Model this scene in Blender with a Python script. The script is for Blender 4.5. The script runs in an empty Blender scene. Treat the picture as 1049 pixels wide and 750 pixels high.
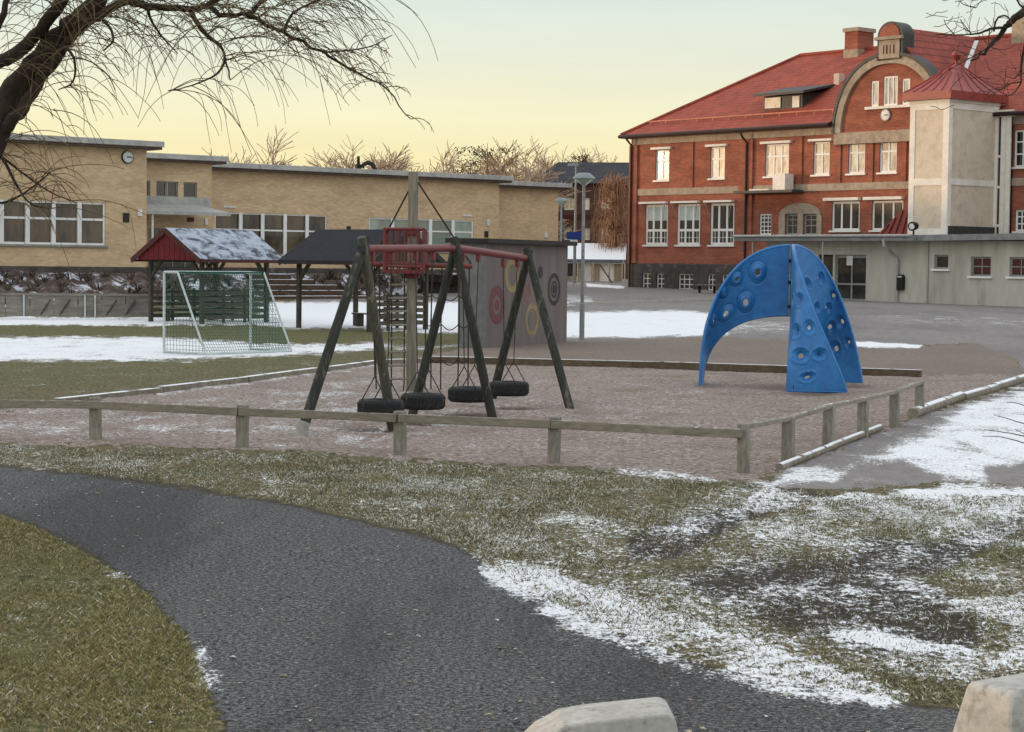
import bpy, math, random
import numpy as np
from mathutils import Vector
random.seed(7)
rng = np.random.default_rng(11)
scene = bpy.context.scene
COL = scene.collection
# ---------------------------------------------------------------- camera
F = 2050.0; CX, CY = 524.5, 375.0; H = 2.2
PITCH = math.atan(105/2050); ROLL = 0.012
X0 = Vector((1,0,0)); FW = Vector((0, math.cos(PITCH), -math.sin(PITCH))); U0 = X0.cross(FW)
RR = math.cos(ROLL)*X0 + math.sin(ROLL)*U0
UU = -math.sin(ROLL)*X0 + math.cos(ROLL)*U0
CAM = Vector((0,0,H))
cd = bpy.data.cameras.new('camera'); cam = bpy.data.objects.new('camera', cd); COL.objects.link(cam)
from mathutils import Matrix
M = Matrix((RR, UU, -FW)).transposed().to_4x4(); M.translation = CAM
cam.matrix_world = M
cd.sensor_width = 36; cd.sensor_fit = 'HORIZONTAL'; cd.lens = F/1049*36; cd.clip_end = 5000; cd.clip_start = .1
scene.camera = cam
def ray(px, py):
    return (FW + RR*((px-CX)/F) + UU*((CY-py)/F))
def at(px, py, Y):
    d = ray(px, py); return CAM + d*(Y/d.y)
def zg(x, y):
    """height of the terrain: the yard climbs gently beyond the playground"""
    return min(max(0.0, y-60)*.011, .9)
def G(px, py):
    d = ray(px, py); p = None
    z = 0
    for i in range(30):
        t = (z-H)/d.z; p = CAM + d*t
        z = zg(p.x, p.y)
    return p
def gz(p): return zg(p.x, p.y)
# ---------------------------------------------------------------- bookkeeping
ORG = {}
def tag(o, label=None, cat=None, group=None, kind=None):
    if label: o['label'] = label
    if cat: o['category'] = cat
    if group: o['group'] = group
    if kind: o['kind'] = kind
    return o
def thing(name, loc, label, cat, group=None, rz=0.0):
    o = bpy.data.objects.new(name, None); COL.objects.link(o)
    o.location = loc; o.rotation_euler = (0,0,rz); o.empty_display_size = .2
    ORG[o.name] = Vector(loc) if rz == 0 else Vector((0,0,0))
    return tag(o, label, cat, group)
def local(o): ORG[o.name] = Vector((0,0,0))
def dup(o, parent=None):
    c = o.copy(); COL.objects.link(c)
    if parent: c.parent = parent
    for ch in list(o.children): dup(ch, c)
    return c
class MB:
    def __init__(s): s.v=[]; s.f=[]
    def add(s, vs, fs):
        b = len(s.v); s.v += [tuple(v) for v in vs]; s.f += [tuple(i+b for i in f) for f in fs]; return s
    def hexa(s, c):   # 8 corners: bottom ring 0-3, top ring 4-7
        return s.add(c, [(0,3,2,1),(4,5,6,7),(0,1,5,4),(1,2,6,5),(2,3,7,6),(3,0,4,7)])
    def box(s, x0,x1,y0,y1,z0,z1):
        return s.hexa([(x0,y0,z0),(x1,y0,z0),(x1,y1,z0),(x0,y1,z0),(x0,y0,z1),(x1,y0,z1),(x1,y1,z1),(x0,y1,z1)])
    def beam(s, a, b, w, h, up=(0,0,1)):
        a=Vector(a); b=Vector(b); d=(b-a).normalized(); up=Vector(up)
        x=d.cross(up)
        if x.length<1e-4: x=d.cross(Vector((0,1,0)))
        x.normalize(); y=x.cross(d).normalized()
        q=[]
        for e in (a,b):
            q += [e-x*w/2-y*h/2, e+x*w/2-y*h/2, e+x*w/2+y*h/2, e-x*w/2+y*h/2]
        return s.add(q, [(0,1,2,3),(7,6,5,4),(0,4,5,1),(1,5,6,2),(2,6,7,3),(3,7,4,0)])
    def tube(s, pts, rad, n=8, cap=True):
        pts=[Vector(p) for p in pts]
        if not hasattr(rad,'__len__'): rad=[rad]*len(pts)
        vs=[]; fs=[]; x=None
        for i,p in enumerate(pts):
            d=(pts[min(i+1,len(pts)-1)]-pts[max(i-1,0)])
            d = d.normalized() if d.length>1e-9 else Vector((0,0,1))
            if x is None:
                x=d.cross(Vector((0,0,1)))
                if x.length<.05: x=d.cross(Vector((0,1,0)))
            x=(x-d*x.dot(d))
            if x.length<1e-6: x=d.orthogonal()
            x.normalize(); y=d.cross(x)
            for k in range(n):
                a=2*math.pi*k/n; vs.append(p+(x*math.cos(a)+y*math.sin(a))*rad[i])
        for i in range(len(pts)-1):
            for k in range(n):
                a=i*n+k; b=i*n+(k+1)%n; fs.append((a,b,b+n,a+n))
        if cap: fs.append(tuple(range(n-1,-1,-1))); fs.append(tuple(range((len(pts)-1)*n, len(pts)*n)))
        return s.add(vs,fs)
    def lathe(s, prof, c=(0,0,0), n=24, closed=False):
        c=Vector(c); vs=[]; fs=[]; m=len(prof)
        for k in range(n):
            a=2*math.pi*k/n
            for r,z in prof: vs.append((c.x+r*math.cos(a), c.y+r*math.sin(a), c.z+z))
        for k in range(n):
            k2=(k+1)%n
            for i in range(m if closed else m-1):
                j=(i+1)%m; fs.append((k*m+i, k2*m+i, k2*m+j, k*m+j))
        return s.add(vs,fs)
    def build(s, name, mat, parent=None, smooth=False, bevel=0, world=True):
        me=bpy.data.meshes.new(name)
        off = ORG[parent.name] if (parent is not None and world) else Vector((0,0,0))
        me.from_pydata([(v[0]-off.x, v[1]-off.y, v[2]-off.z) for v in s.v], [], s.f)
        me.materials.append(mat); me.update()
        if smooth:
            me.polygons.foreach_set('use_smooth', [True]*len(me.polygons))
            me.set_sharp_from_angle(angle=math.radians(40))
        o=bpy.data.objects.new(name, me); COL.objects.link(o)
        if parent is not None: o.parent=parent; ORG[o.name]=off
        else: ORG[o.name]=Vector((0,0,0))
        if bevel:
            m=o.modifiers.new('bevel','BEVEL'); m.width=bevel; m.segments=2; m.limit_method='ANGLE'
        return o
class Fr:
    """a facade's own frame: s along the wall, w into the building, z up"""
    def __init__(s, p0, ang):
        a=math.radians(ang); s.p=Vector((p0[0],p0[1],0)); s.u=Vector((math.cos(a),math.sin(a),0)); s.n=Vector((-math.sin(a),math.cos(a),0))
    def P(s, a, w, z): return s.p+s.u*a+s.n*w+Vector((0,0,z))
    def hit(s, px, py, w=0.0):
        d=ray(px,py); t=(w-(CAM-s.p).dot(s.n))/d.dot(s.n); q=CAM+d*t
        return (q-s.p).dot(s.u), q.z
    def box(s, mb, s0,s1,w0,w1,z0,z1):
        return mb.hexa([s.P(s0,w0,z0),s.P(s1,w0,z0),s.P(s1,w1,z0),s.P(s0,w1,z0),s.P(s0,w0,z1),s.P(s1,w0,z1),s.P(s1,w1,z1),s.P(s0,w1,z1)])
    def prism(s, mb, poly, w0, w1):
        n=len(poly); vs=[s.P(a,w0,z) for a,z in poly]+[s.P(a,w1,z) for a,z in poly]
        fs=[tuple(range(n)), tuple(range(2*n-1,n-1,-1))]+[(i,i+n,(i+1)%n+n,(i+1)%n) for i in range(n)]
        return mb.add(vs,fs)
    def rect(s, px0,py0,px1,py1,w=0.0):
        ym=(py0+py1)/2; xm=(px0+px1)/2
        s0=s.hit(px0,ym,w)[0]; s1=s.hit(px1,ym,w)[0]; z1=s.hit(xm,py0,w)[1]; z0=s.hit(xm,py1,w)[1]
        return [s0,s1,z0,z1]
def wall(mb, fr, s0,s1,z0,z1,w, ops=(), depth=.16, top=None, fine=0):
    S=sorted({s0,s1,*[min(max(q,s0),s1) for o in ops for q in o[:2]], *[s0+(s1-s0)*i/fine for i in range(1,fine)]} if fine else {s0,s1,*[q for o in ops for q in o[:2]]})
    Z=sorted({z0,z1,*[q for o in ops for q in o[2:4]]})
    for i in range(len(S)-1):
        for j in range(len(Z)-1):
            a,b,c,d=S[i],S[i+1],Z[j],Z[j+1]; m,n=(a+b)/2,(c+d)/2
            if any(o[0]<m<o[1] and o[2]<n<o[3] for o in ops): continue
            da=db=d
            if top:
                da=min(d,top(a)); db=min(d,top(b))
                if da<=c and db<=c: continue
                da=max(da,c); db=max(db,c)
            mb.add([fr.P(a,w,c),fr.P(b,w,c),fr.P(b,w,db),fr.P(a,w,da)],[(0,1,2,3)])
    for o in ops:
        a,b,c,d=o[:4]; e=w+depth
        mb.add([fr.P(a,w,c),fr.P(b,w,c),fr.P(b,e,c),fr.P(a,e,c),fr.P(a,w,d),fr.P(b,w,d),fr.P(b,e,d),fr.P(a,e,d)],
               [(0,1,2,3),(4,7,6,5),(0,3,7,4),(1,5,6,2)])
def window(fr, r, w, parent, fmat, pmat, cols=2, rows=(.5,), fw=.07, mw=.05, sill=None, rec=.07, name='window', minor=None):
    """window > pane, sill; r = s0,s1,z0,z1; sits in an opening rec behind the wall plane w"""
    s0,s1,z0,z1=r; f=MB(); a,b=w+rec,w+rec+.07
    fr.box(f,s0,s0+fw,a,b,z0,z1); fr.box(f,s1-fw,s1,a,b,z0,z1)
    fr.box(f,s0+fw,s1-fw,a,b,z0,z0+fw); fr.box(f,s0+fw,s1-fw,a,b,z1-fw,z1)
    for k in range(1,cols):
        c=s0+(s1-s0)*k/cols; fr.box(f,c-mw/2,c+mw/2,a+.004,b-.004,z0+fw,z1-fw)
    for q in rows:
        c=z0+(z1-z0)*q; fr.box(f,s0+fw,s1-fw,a+.008,b-.008,c-mw/2,c+mw/2)
    if minor:
        for (q0,q1,n,rws) in minor:
            za=z0+(z1-z0)*q0; zb=z0+(z1-z0)*q1
            for k in range(1,n):
                c=s0+(s1-s0)*k/n; fr.box(f,c-.015,c+.015,a+.012,b-.012,za,zb)
            for q in rws:
                c=z0+(z1-z0)*q; fr.box(f,s0+fw,s1-fw,a+.016,b-.016,c-.015,c+.015)
    o=f.build(name,fmat,parent)
    p=MB(); fr.box(p,s0+fw*.5,s1-fw*.5,b-.03,b-.02,z0+fw*.5,z1-fw*.5); p.build('pane',pmat,o)
    if sill:
        q=MB(); fr.box(q,s0-.12,s1+.12,w-.12,w+rec,z0-.1,z0-.002); q.build('sill',sill,o)
    return o
# ---------------------------------------------------------------- materials
def lin(r,g,b):
    f=lambda c:(c/255/12.92 if c<=10 else ((c/255+.055)/1.055)**2.4)
    return (f(r),f(g),f(b),1)
class NT:
    def __init__(s, name):
        s.m=bpy.data.materials.new(name); s.m.use_nodes=True; s.t=s.m.node_tree; s.b=s.t.nodes['Principled BSDF']; s.out=s.t.nodes['Material Output']
    def n(s, typ, **k):
        o=s.t.nodes.new(typ)
        for a,b in k.items(): setattr(o,a,b)
        return o
    def l(s,a,b): s.t.links.new(a,b)
    def coord(s, which='Position', scale=(1,1,1), rot=(0,0,0)):
        mp=s.n('ShaderNodeMapping'); mp.inputs['Scale'].default_value=scale; mp.inputs['Rotation'].default_value=rot
        if which=='Position': g=s.n('ShaderNodeNewGeometry'); s.l(g.outputs['Position'],mp.inputs[0])
        else: g=s.n('ShaderNodeTexCoord'); s.l(g.outputs['Object'],mp.inputs[0])
        return mp.outputs[0]
    def noise(s, vec, scale, detail=4, rough=.6, dist=0):
        o=s.n('ShaderNodeTexNoise'); o.inputs['Scale'].default_value=scale; o.inputs['Detail'].default_value=detail; o.inputs['Roughness'].default_value=rough; o.inputs['Distortion'].default_value=dist
        s.l(vec,o.inputs['Vector']); return o.outputs['Fac']
    def ramp(s, fac, stops, interp='LINEAR'):
        o=s.n('ShaderNodeValToRGB'); r=o.color_ramp; r.interpolation=interp
        r.elements[0].position=stops[0][0]; r.elements[0].color=stops[0][1]
        r.elements[1].position=stops[-1][0]; r.elements[1].color=stops[-1][1]
        for p,c in stops[1:-1]: e=r.elements.new(p); e.color=c
        s.l(fac,o.inputs[0]); return o.outputs[0]
    def mix(s, fac, a, b, mode='MIX'):
        o=s.n('ShaderNodeMix', data_type='RGBA', blend_type=mode)
        for sock,val in ((o.inputs[0],fac),(o.inputs[6],a),(o.inputs[7],b)):
            if hasattr(val,'is_linked') or hasattr(val,'links'): s.l(val,sock)
            else: sock.default_value=val
        return o.outputs[2]
    def math(s, op, a, b=0.0, clamp=False):
        o=s.n('ShaderNodeMath', operation=op); o.use_clamp=clamp
        for sock,val in ((o.inputs[0],a),(o.inputs[1],b)):
            if hasattr(val,'links'): s.l(val,sock)
            else: sock.default_value=val
        return o.outputs[0]
    def smooth(s, val, a, b, lo=0.0, hi=1.0):
        o=s.n('ShaderNodeMapRange', interpolation_type='SMOOTHSTEP'); s.l(val,o.inputs[0])
        o.inputs[1].default_value=a; o.inputs[2].default_value=b; o.inputs[3].default_value=lo; o.inputs[4].default_value=hi
        return o.outputs[0]
    def attr(s, name):
        o=s.n('ShaderNodeAttribute', attribute_name=name); return o.outputs['Fac']
    def bump(s, h, strength=.3, dist=.02):
        o=s.n('ShaderNodeBump'); o.inputs['Strength'].default_value=strength; o.inputs['Distance'].default_value=dist
        s.l(h,o.inputs['Height']); s.l(o.outputs[0],s.b.inputs['Normal'])
    def col(s, c): s.l(c,s.b.inputs['Base Color'])
    def set(s, rough=.7, spec=.4, metal=0.0):
        s.b.inputs['Roughness'].default_value=rough; s.b.inputs['Specular IOR Level'].default_value=spec; s.b.inputs['Metallic'].default_value=metal; return s
def pm(name, c1, c2=None, scale=6, rough=.7, bump=.2, spec=.35, metal=0, stretch=(1,1,1), lo=.35, hi=.65, bd=.01, third=None):
    """two-tone weathered material; colours in 0-255 sRGB of the base"""
    t=NT(name).set(rough,spec,metal); c2=c2 or tuple(int(q*.8) for q in c1)
    v=t.coord('Object',stretch); n=t.noise(v,scale,6,.65)
    c=t.ramp(n,[(lo,lin(*c1)),(hi,lin(*c2))])
    big=t.noise(v,scale*.13,3,.6)
    c=t.mix(t.smooth(big,.4,.75,0,.35),c,lin(*[int(q*.75) for q in c2]))
    if third: c=t.mix(t.smooth(t.noise(v,scale*.5,5,.7),.56,.66),c,lin(*third))
    t.col(c)
    if bump: t.bump(t.noise(v,scale*3,5,.7),bump,bd)
    return t.m
def top_snow(mat, amount=.5, scale=8, nz=.6):
    """settled frost on whatever faces upwards"""
    t=NT.__new__(NT); t.m=mat; t.t=mat.node_tree; t.b=t.t.nodes['Principled BSDF']
    src=t.b.inputs['Base Color'].links[0].from_socket
    g=t.n('ShaderNodeNewGeometry'); sx=t.n('ShaderNodeSeparateXYZ'); t.l(g.outputs['Normal'],sx.inputs[0])
    up=t.smooth(sx.outputs[2],nz-.15,nz+.15)
    n=t.smooth(t.noise(t.coord('Position'),scale,5,.65),.62-amount*.5,.72-amount*.5)
    t.col(t.mix(t.math('MULTIPLY',up,n),src,lin(236,238,240)))
    return mat
MT={}
# wood, metal, paint
MT['fence_wood']=pm('weathered_fence_wood',(150,146,134),(118,113,102),30,.85,.4,stretch=(1,1,.25),bd=.006)
MT['rail_wood']=top_snow(pm('weathered_rail_wood',(150,143,128),(120,112,98),26,.85,.4,stretch=(.3,.3,1.6),bd=.006),.12,9)
MT['swing_wood']=pm('dark_impregnated_wood',(64,65,58),(36,39,35),18,.8,.5,stretch=(1,1,.2),third=(104,100,86),bd=.01)
MT['swing_wood_grey']=pm('grey_weathered_wood',(96,96,84),(62,64,54),18,.85,.5,stretch=(1,1,.2),third=(130,124,108),bd=.01)
MT['shelter_wood']=pm('shelter_wood',(88,82,70),(58,54,46),14,.85,.4,stretch=(1,1,.3))
MT['shelter_slat']=top_snow(pm('shelter_slat_wood',(100,92,78),(70,64,54),14,.85,.4,stretch=(.3,.3,1)),.9,6,.7)
MT['red_steel']=pm('red_painted_steel',(132,52,52),(92,46,46),20,.5,.15,spec=.4,third=(110,60,56))
MT['red_panel']=pm('dark_red_planks',(122,26,34),(84,20,28),14,.75,.3,stretch=(1,1,.3))
MT['end_panel']=pm('grey_end_panel',(124,124,122),(104,104,102),4,.85,.2)
MT['concrete']=pm('grey_concrete',(192,189,181),(166,163,155),26,.9,.5,third=(150,146,138),bd=.006)
MT['foot']=pm('pale_concrete_foot',(170,166,158),(140,138,130),20,.9,.3)
MT['chain']=pm('galvanised_chain',(66,66,66),(46,46,46),60,.55,.1,spec=.5,metal=.5)
MT['rope']=pm('dark_climbing_rope',(64,56,50),(42,38,36),80,.9,.3)
MT['galv']=pm('galvanised_steel',(150,156,156),(118,124,124),12,.5,.1,spec=.5,metal=.3)
MT['mast']=pm('greyish_mast_wood',(150,144,128),(112,108,96),14,.8,.4,stretch=(1,1,.12))
MT['white_pipe']=pm('white_painted_pipe',(206,214,212),(170,182,180),14,.45,.1,spec=.5)
MT['net']=pm('green_goal_net',(46,100,84),(34,80,68),30,.8,0)
MT['black_felt']=pm('black_roofing_felt',(44,45,52),(30,31,37),10,.9,.3)
MT['dark_trim']=pm('dark_trim_metal',(48,44,42),(32,30,30),10,.6,.1)
MT['brown_trim']=pm('brown_red_bargeboard',(92,44,40),(66,34,32),14,.7,.2)
MT['white_paint']=pm('white_window_paint',(240,240,236),(226,226,222),5,.5,.05,spec=.4)
MT['grey_paint']=pm('grey_window_paint',(150,152,148),(126,128,124),5,.5,.05)
MT['roof_edge']=pm('grey_roof_fascia',(184,184,178),(158,158,154),3,.6,.1)
MT['eave_under']=pm('brown_eave_board',(96,80,66),(74,62,52),6,.8,.2)
MT['stone']=pm('beige_stone',(178,162,142),(146,132,116),3,.85,.3)
MT['plinth']=pm('dark_granite_plinth',(92,86,82),(62,58,56),2.5,.85,.4,third=(110,102,94))
MT['copper']=pm('dark_patina_metal',(70,72,70),(48,50,50),4,.55,.1)
MT['render']=pm('beige_roughcast',(222,208,188),(202,188,168),16,.9,.6,bd=.02)
MT['render_smooth']=pm('pale_smooth_render',(242,236,226),(226,220,208),4,.85,.15)
MT['annex']=pm('grey_green_render',(192,190,178),(172,170,158),2,.88,.25,stretch=(1,1,.2),third=(160,157,145))
MT['annex_roof']=pm('grey_flat_roof_edge',(140,142,142),(112,114,116),3,.6,.1)
MT['red_metal']=pm('red_sheet_metal_roof',(160,66,54),(128,54,48),5,.5,.1,spec=.5)
MT['rail_light']=pm('pale_snow_rail',(214,140,108),(190,118,92),6,.5,.05)
MT['pipe']=pm('grey_drainpipe',(176,176,172),(150,150,146),6,.45,.05,spec=.5)
MT['dark_pipe']=pm('dark_brown_drainpipe',(56,36,34),(40,28,28),6,.5,.05)
MT['black']=pm('black_plastic',(26,26,28),(18,18,20),10,.5,.05)
MT['white']=pm('white_enamel',(226,226,222),(206,206,202),4,.45,.02)
MT['blind']=pm('pale_blind',(196,204,196),(170,182,176),2,.6,.02)
MT['cream_blind']=pm('cream_curtain',(226,214,178),(160,140,104),1.2,.6,.02)
MT['blue_sign']=pm('blue_sign_paint',(28,62,140),(22,50,120),6,.5,.02)
MT['tyre']=pm('worn_tyre_rubber',(46,46,47),(30,30,31),22,.8,.4,third=(74,72,70))
MT['bark']=pm('dark_willow_bark',(78,64,54),(46,38,32),14,.95,.8,stretch=(1,1,.35),bd=.03)
MT['twig']=pm('willow_twigs',(128,108,76),(90,76,56),4,.9,0)
MT['darktwig']=pm('dark_twigs',(84,70,60),(58,48,42),6,.95,0)
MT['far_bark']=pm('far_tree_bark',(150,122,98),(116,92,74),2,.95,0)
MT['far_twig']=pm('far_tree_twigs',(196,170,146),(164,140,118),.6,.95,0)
MT['orange_twig']=pm('orange_twigs',(176,136,104),(132,98,74),.8,.95,0)
MT['conifer']=pm('dark_pine_needles',(62,58,42),(38,38,28),1,.95,0)
MT['shrub_twig']=pm('brown_shrub_twigs',(92,76,64),(58,48,42),2,.95,0)
MT['plank']=pm('grey_rink_boards',(146,139,130),(114,108,100),5,.85,.3,stretch=(.4,.4,2))
MT['timber']=top_snow(pm('timber_terrace_logs',(98,78,62),(66,52,44),6,.9,.4),.55,1.2)
MT['hut_wall']=pm('beige_hut_boards',(176,158,130),(150,134,110),2,.8,.2)
MT['snow_roof']=top_snow(pm('grey_shed_roof',(120,126,136),(96,102,112),2,.8,.1),.95,.6,.5)
MT['brown_brick']=pm('brown_brick',(104,74,62),(86,60,52),2.5,.9,.1)
MT['far_roof']=pm('dark_slate_roof',(66,66,70),(50,50,54),1.5,.9,.1)
MT['edging']=top_snow(pm('dark_timber_edging',(112,98,80),(84,72,58),8,.9,.3),.5,1.4,.7)
MT['kerblog']=top_snow(pm('pale_edging_log',(150,142,126),(112,104,90),7,.85,.3),.5,2.2,.7)
MT['bench']=pm('dark_bench_wood',(70,60,52),(48,42,38),8,.85,.2)
def brick(name, c1, c2, mortar, bw, bh, ang, bumpy=.15, vary=.5):
    t=NT(name).set(.9,.25); v=t.coord('Position',(1,1,1),(0,0,-math.radians(ang)))
    sx=t.n('ShaderNodeSeparateXYZ'); t.l(v,sx.inputs[0]); cb=t.n('ShaderNodeCombineXYZ'); t.l(sx.outputs[0],cb.inputs[0]); t.l(sx.outputs[2],cb.inputs[1])
    b=t.n('ShaderNodeTexBrick'); t.l(cb.outputs[0],b.inputs['Vector']); b.inputs['Scale'].default_value=1
    b.inputs['Brick Width'].default_value=bw; b.inputs['Row Height'].default_value=bh; b.inputs['Mortar Size'].default_value=bh*.13
    b.inputs['Color1'].default_value=lin(*c1); b.inputs['Color2'].default_value=lin(*c2); b.inputs['Mortar'].default_value=lin(*mortar)
    c=b.outputs['Color']
    st=t.noise(t.coord('Position',(1,1,3)),.5,5,.6)
    c=t.mix(t.smooth(st,.35,.7,0,vary),c,lin(*[int(q*.72) for q in c2]))
    fine=t.noise(t.coord('Position',(1,1,3.5),(0,0,-math.radians(ang))),2.3,4,.7)
    c=t.mix(t.smooth(fine,.5,.75,0,.35),c,lin(*[min(255,int(q*1.15)) for q in c1]))
    t.col(c); t.bump(b.outputs['Fac'],-bumpy,.01) if False else None
    return t.m
MT['red_brick']=brick('red_brick',(174,94,70),(138,78,60),(154,118,100),.26,.085,130)
MT['yellow_brick']=brick('yellow_brick',(220,190,150),(196,166,128),(198,180,152),.26,.085,39.5,vary=.35)
def tiles(name, c1, c2, row, lk=.55):
    t=NT(name).set(.75,.3); g=t.n('ShaderNodeNewGeometry'); sx=t.n('ShaderNodeSeparateXYZ'); t.l(g.outputs['Position'],sx.inputs[0])
    ph=t.math('FRACT',t.math('MULTIPLY',sx.outputs[2],1/row))
    n=t.noise(t.coord('Position'),1.2,5,.65); c=t.ramp(n,[(.35,lin(*c1)),(.65,lin(*c2))])
    hf=t.noise(t.coord('Position'),7,3,.6); c=t.mix(t.smooth(hf,.45,.7,0,.4),c,lin(*[int(q*.7) for q in c2]))
    ln=t.smooth(ph,.78,.98)
    c=t.mix(t.math('MULTIPLY',ln,lk),c,lin(*[int(q*.5) for q in c2])); t.col(c); t.bump(ph,.35,.05)
    return t.m
MT['roof_tiles']=tiles('red_clay_tiles',(166,82,64),(138,68,55),.2)
MT['cross_tiles']=tiles('weathered_clay_tiles',(166,82,66),(136,66,56),.42,.9)
def glass(name, c1, c2, scale, refl=.3, rough=.04):
    t=NT(name).set(.3,.25); n=t.noise(t.coord('Position',(1.6,1.6,.7)),scale,4,.65)
    t.col(t.ramp(n,[(.38,lin(*c1)),(.62,lin(*c2))]))
    gl=t.n('ShaderNodeBsdfGlossy'); gl.inputs['Roughness'].default_value=rough; gl.inputs['Color'].default_value=(.95,.95,.95,1)
    nz=t.n('ShaderNodeBump'); nz.inputs['Strength'].default_value=.04; nz.inputs['Distance'].default_value=.02
    t.l(t.noise(t.coord('Position'),1.6,2),nz.inputs['Height']); t.l(nz.outputs[0],gl.inputs['Normal'])
    mx=t.n('ShaderNodeMixShader'); mx.inputs[0].default_value=refl
    t.l(t.b.outputs[0],mx.inputs[1]); t.l(gl.outputs[0],mx.inputs[2]); t.l(mx.outputs[0],t.out.inputs[0]); return t.m
MT['glass']=glass('dark_glass',(22,24,24),(44,43,40),.9,.07)
MT['glass_gym']=glass('brown_glass',(14,12,11),(92,78,58),.5,.05)  # brown glass; its paler mottling is reflections put into the colour
MT['glass_up']=glass('curtained_glass',(168,178,182),(88,92,94),1.7,.05)
MT['glass_low']=glass('classroom_glass',(26,28,30),(56,56,53),.8,.08)
MT['glass_teal']=glass('pale_blind_glass',(150,168,156),(124,140,128),.5,.12)
MT['glass_cream']=glass('cream_blind_glass',(226,208,150),(176,150,100),.5,.2)  # cream tone of blinds behind the panes
# blue moulded plastic
t=NT('blue_moulded_plastic').set(.38,.5); v=t.coord('Object')
c=t.ramp(t.noise(v,5,5,.65),[(.35,lin(44,122,186)),(.7,lin(30,98,164))])
c=t.mix(t.smooth(t.noise(v,26,5,.7),.55,.75,0,.35),c,lin(112,154,192)); c=t.mix(t.smooth(t.noise(t.coord('Object',(1,1,.4)),3,6,.75),.58,.75,0,.45),c,lin(40,78,112)); t.col(c); t.bump(t.noise(v,60,4),.08,.005); MT['blue']=t.m
# snowy shingles on the first shelter
t=NT('frosted_roofing_felt').set(.9,.2); v=t.coord('Object')
n=t.noise(t.coord('Object',(1,1,1)),2.0,7,.72,.6)
t.col(t.mix(t.smooth(n,.36,.56),lin(64,66,74),lin(172,180,192))); MT['frost_roof']=t.m
# painted wall of the ball shed
t=NT('grey_painted_boards').set(.85,.3); v=t.coord('Object',(1,1,.15))
c=t.ramp(t.noise(v,3,5,.7),[(.3,lin(128,118,114)),(.7,lin(104,96,94))]); t.col(c); t.bump(t.noise(v,12,4),.2,.01); MT['shed_wall']=t.m
for k,cc in (('ring_red',(124,78,82)),('ring_yellow',(164,144,106)),('ring_pink',(142,108,104)),('ring_dark',(72,68,70))):
    MT[k]=pm('paint_'+k,cc,tuple(int(q*.85) for q in cc),9,.85,.1)
# ground materials
def ground_mat(name, fn, rough=.9):
    t=NT(name).set(rough,.2); base,h,hd=fn(t)
    w=t.attr('snow'); p=t.coord('Position')
    n1=t.noise(t.coord('Position',(1,.45,1)),1.5,6,.68,.4); n2=t.noise(p,11,5,.75); n3=t.noise(t.coord('Position',(1,.6,1)),34,3,.8)
    nn=t.math('ADD',t.math('MULTIPLY',n1,.40),t.math('ADD',t.math('MULTIPLY',n2,.40),t.math('MULTIPLY',n3,.40)))   # mean about .6
    k=t.math('ADD',w,t.math('MULTIPLY',t.math('SUBTRACT',nn,.6),2.3))
    m=t.smooth(k,.45,.66)
    sc=t.ramp(n3,[(.3,lin(214,216,218)),(.6,lin(244,244,244))])
    t.col(t.mix(m,base,sc))
    hh=t.math('ADD',t.math('MULTIPLY',h,t.math('SUBTRACT',1.0,t.math('MULTIPLY',m,.7))),t.math('MULTIPLY',m,.35))
    t.bump(hh,.6,hd); return t.m
def f_grass(t):
    p=t.coord('Position'); n1=t.noise(p,.9,5,.6); n2=t.noise(p,16,5,.75); n3=t.noise(p,60,3,.7)
    c=t.ramp(n2,[(.34,lin(40,37,24)),(.5,lin(98,92,62)),(.64,lin(168,156,120))])
    c=t.mix(t.smooth(n1,.42,.68,0,.6),c,lin(122,108,76))
    c=t.mix(t.smooth(n3,.5,.62,0,.75),c,lin(30,28,18))
    c=t.mix(t.attr('green'),c,t.ramp(n2,[(.3,lin(40,42,22)),(.5,lin(92,92,54)),(.68,lin(152,144,100))]))
    md=t.ramp(n2,[(.35,lin(40,35,30)),(.65,lin(78,69,58))])
    return t.mix(t.smooth(t.math('ADD',t.attr('mud'),t.math('MULTIPLY',t.math('SUBTRACT',n2,.5),.9)),.35,.65),c,md),t.math('ADD',t.math('MULTIPLY',n2,.7),t.math('MULTIPLY',n3,.4)),.05
def f_path(t):
    p=t.coord('Position'); n1=t.noise(t.coord('Position',(1,.15,1)),.7,5,.6); n2=t.noise(p,34,3,.85); n3=t.noise(p,9,5,.7); n4=t.noise(p,80,2,.8)
    c=t.ramp(n2,[(.36,lin(28,28,29)),(.5,lin(80,80,80)),(.63,lin(146,145,142))])
    c=t.mix(t.smooth(n4,.56,.66,0,.6),c,lin(160,160,160)); c=t.mix(t.smooth(n4,.36,.44,.6,0),c,lin(24,25,28))
    c=t.mix(t.smooth(n1,.45,.6,0,.5),c,lin(52,51,51)); c=t.mix(t.smooth(t.noise(t.coord('Position',(1,.13,1)),1.1,6,.75),.56,.7,0,.45),c,lin(112,110,106)); c=t.mix(t.math('MULTIPLY',t.smooth(t.math('ADD',t.attr('mud'),t.math('MULTIPLY',t.math('SUBTRACT',n3,.5),.8)),.3,.6),.8),c,lin(66,58,46)); c=t.mix(t.smooth(n3,.55,.75,0,.35),c,lin(98,96,94))
    vo=t.n('ShaderNodeTexVoronoi'); vo.inputs['Scale'].default_value=16; t.l(p,vo.inputs['Vector'])
    c=t.mix(t.smooth(vo.outputs['Distance'],.12,.16,.8,0),c,lin(150,146,138)) if False else c
    return c,t.math('ADD',n2,t.math('MULTIPLY',n4,.5)),.05
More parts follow.
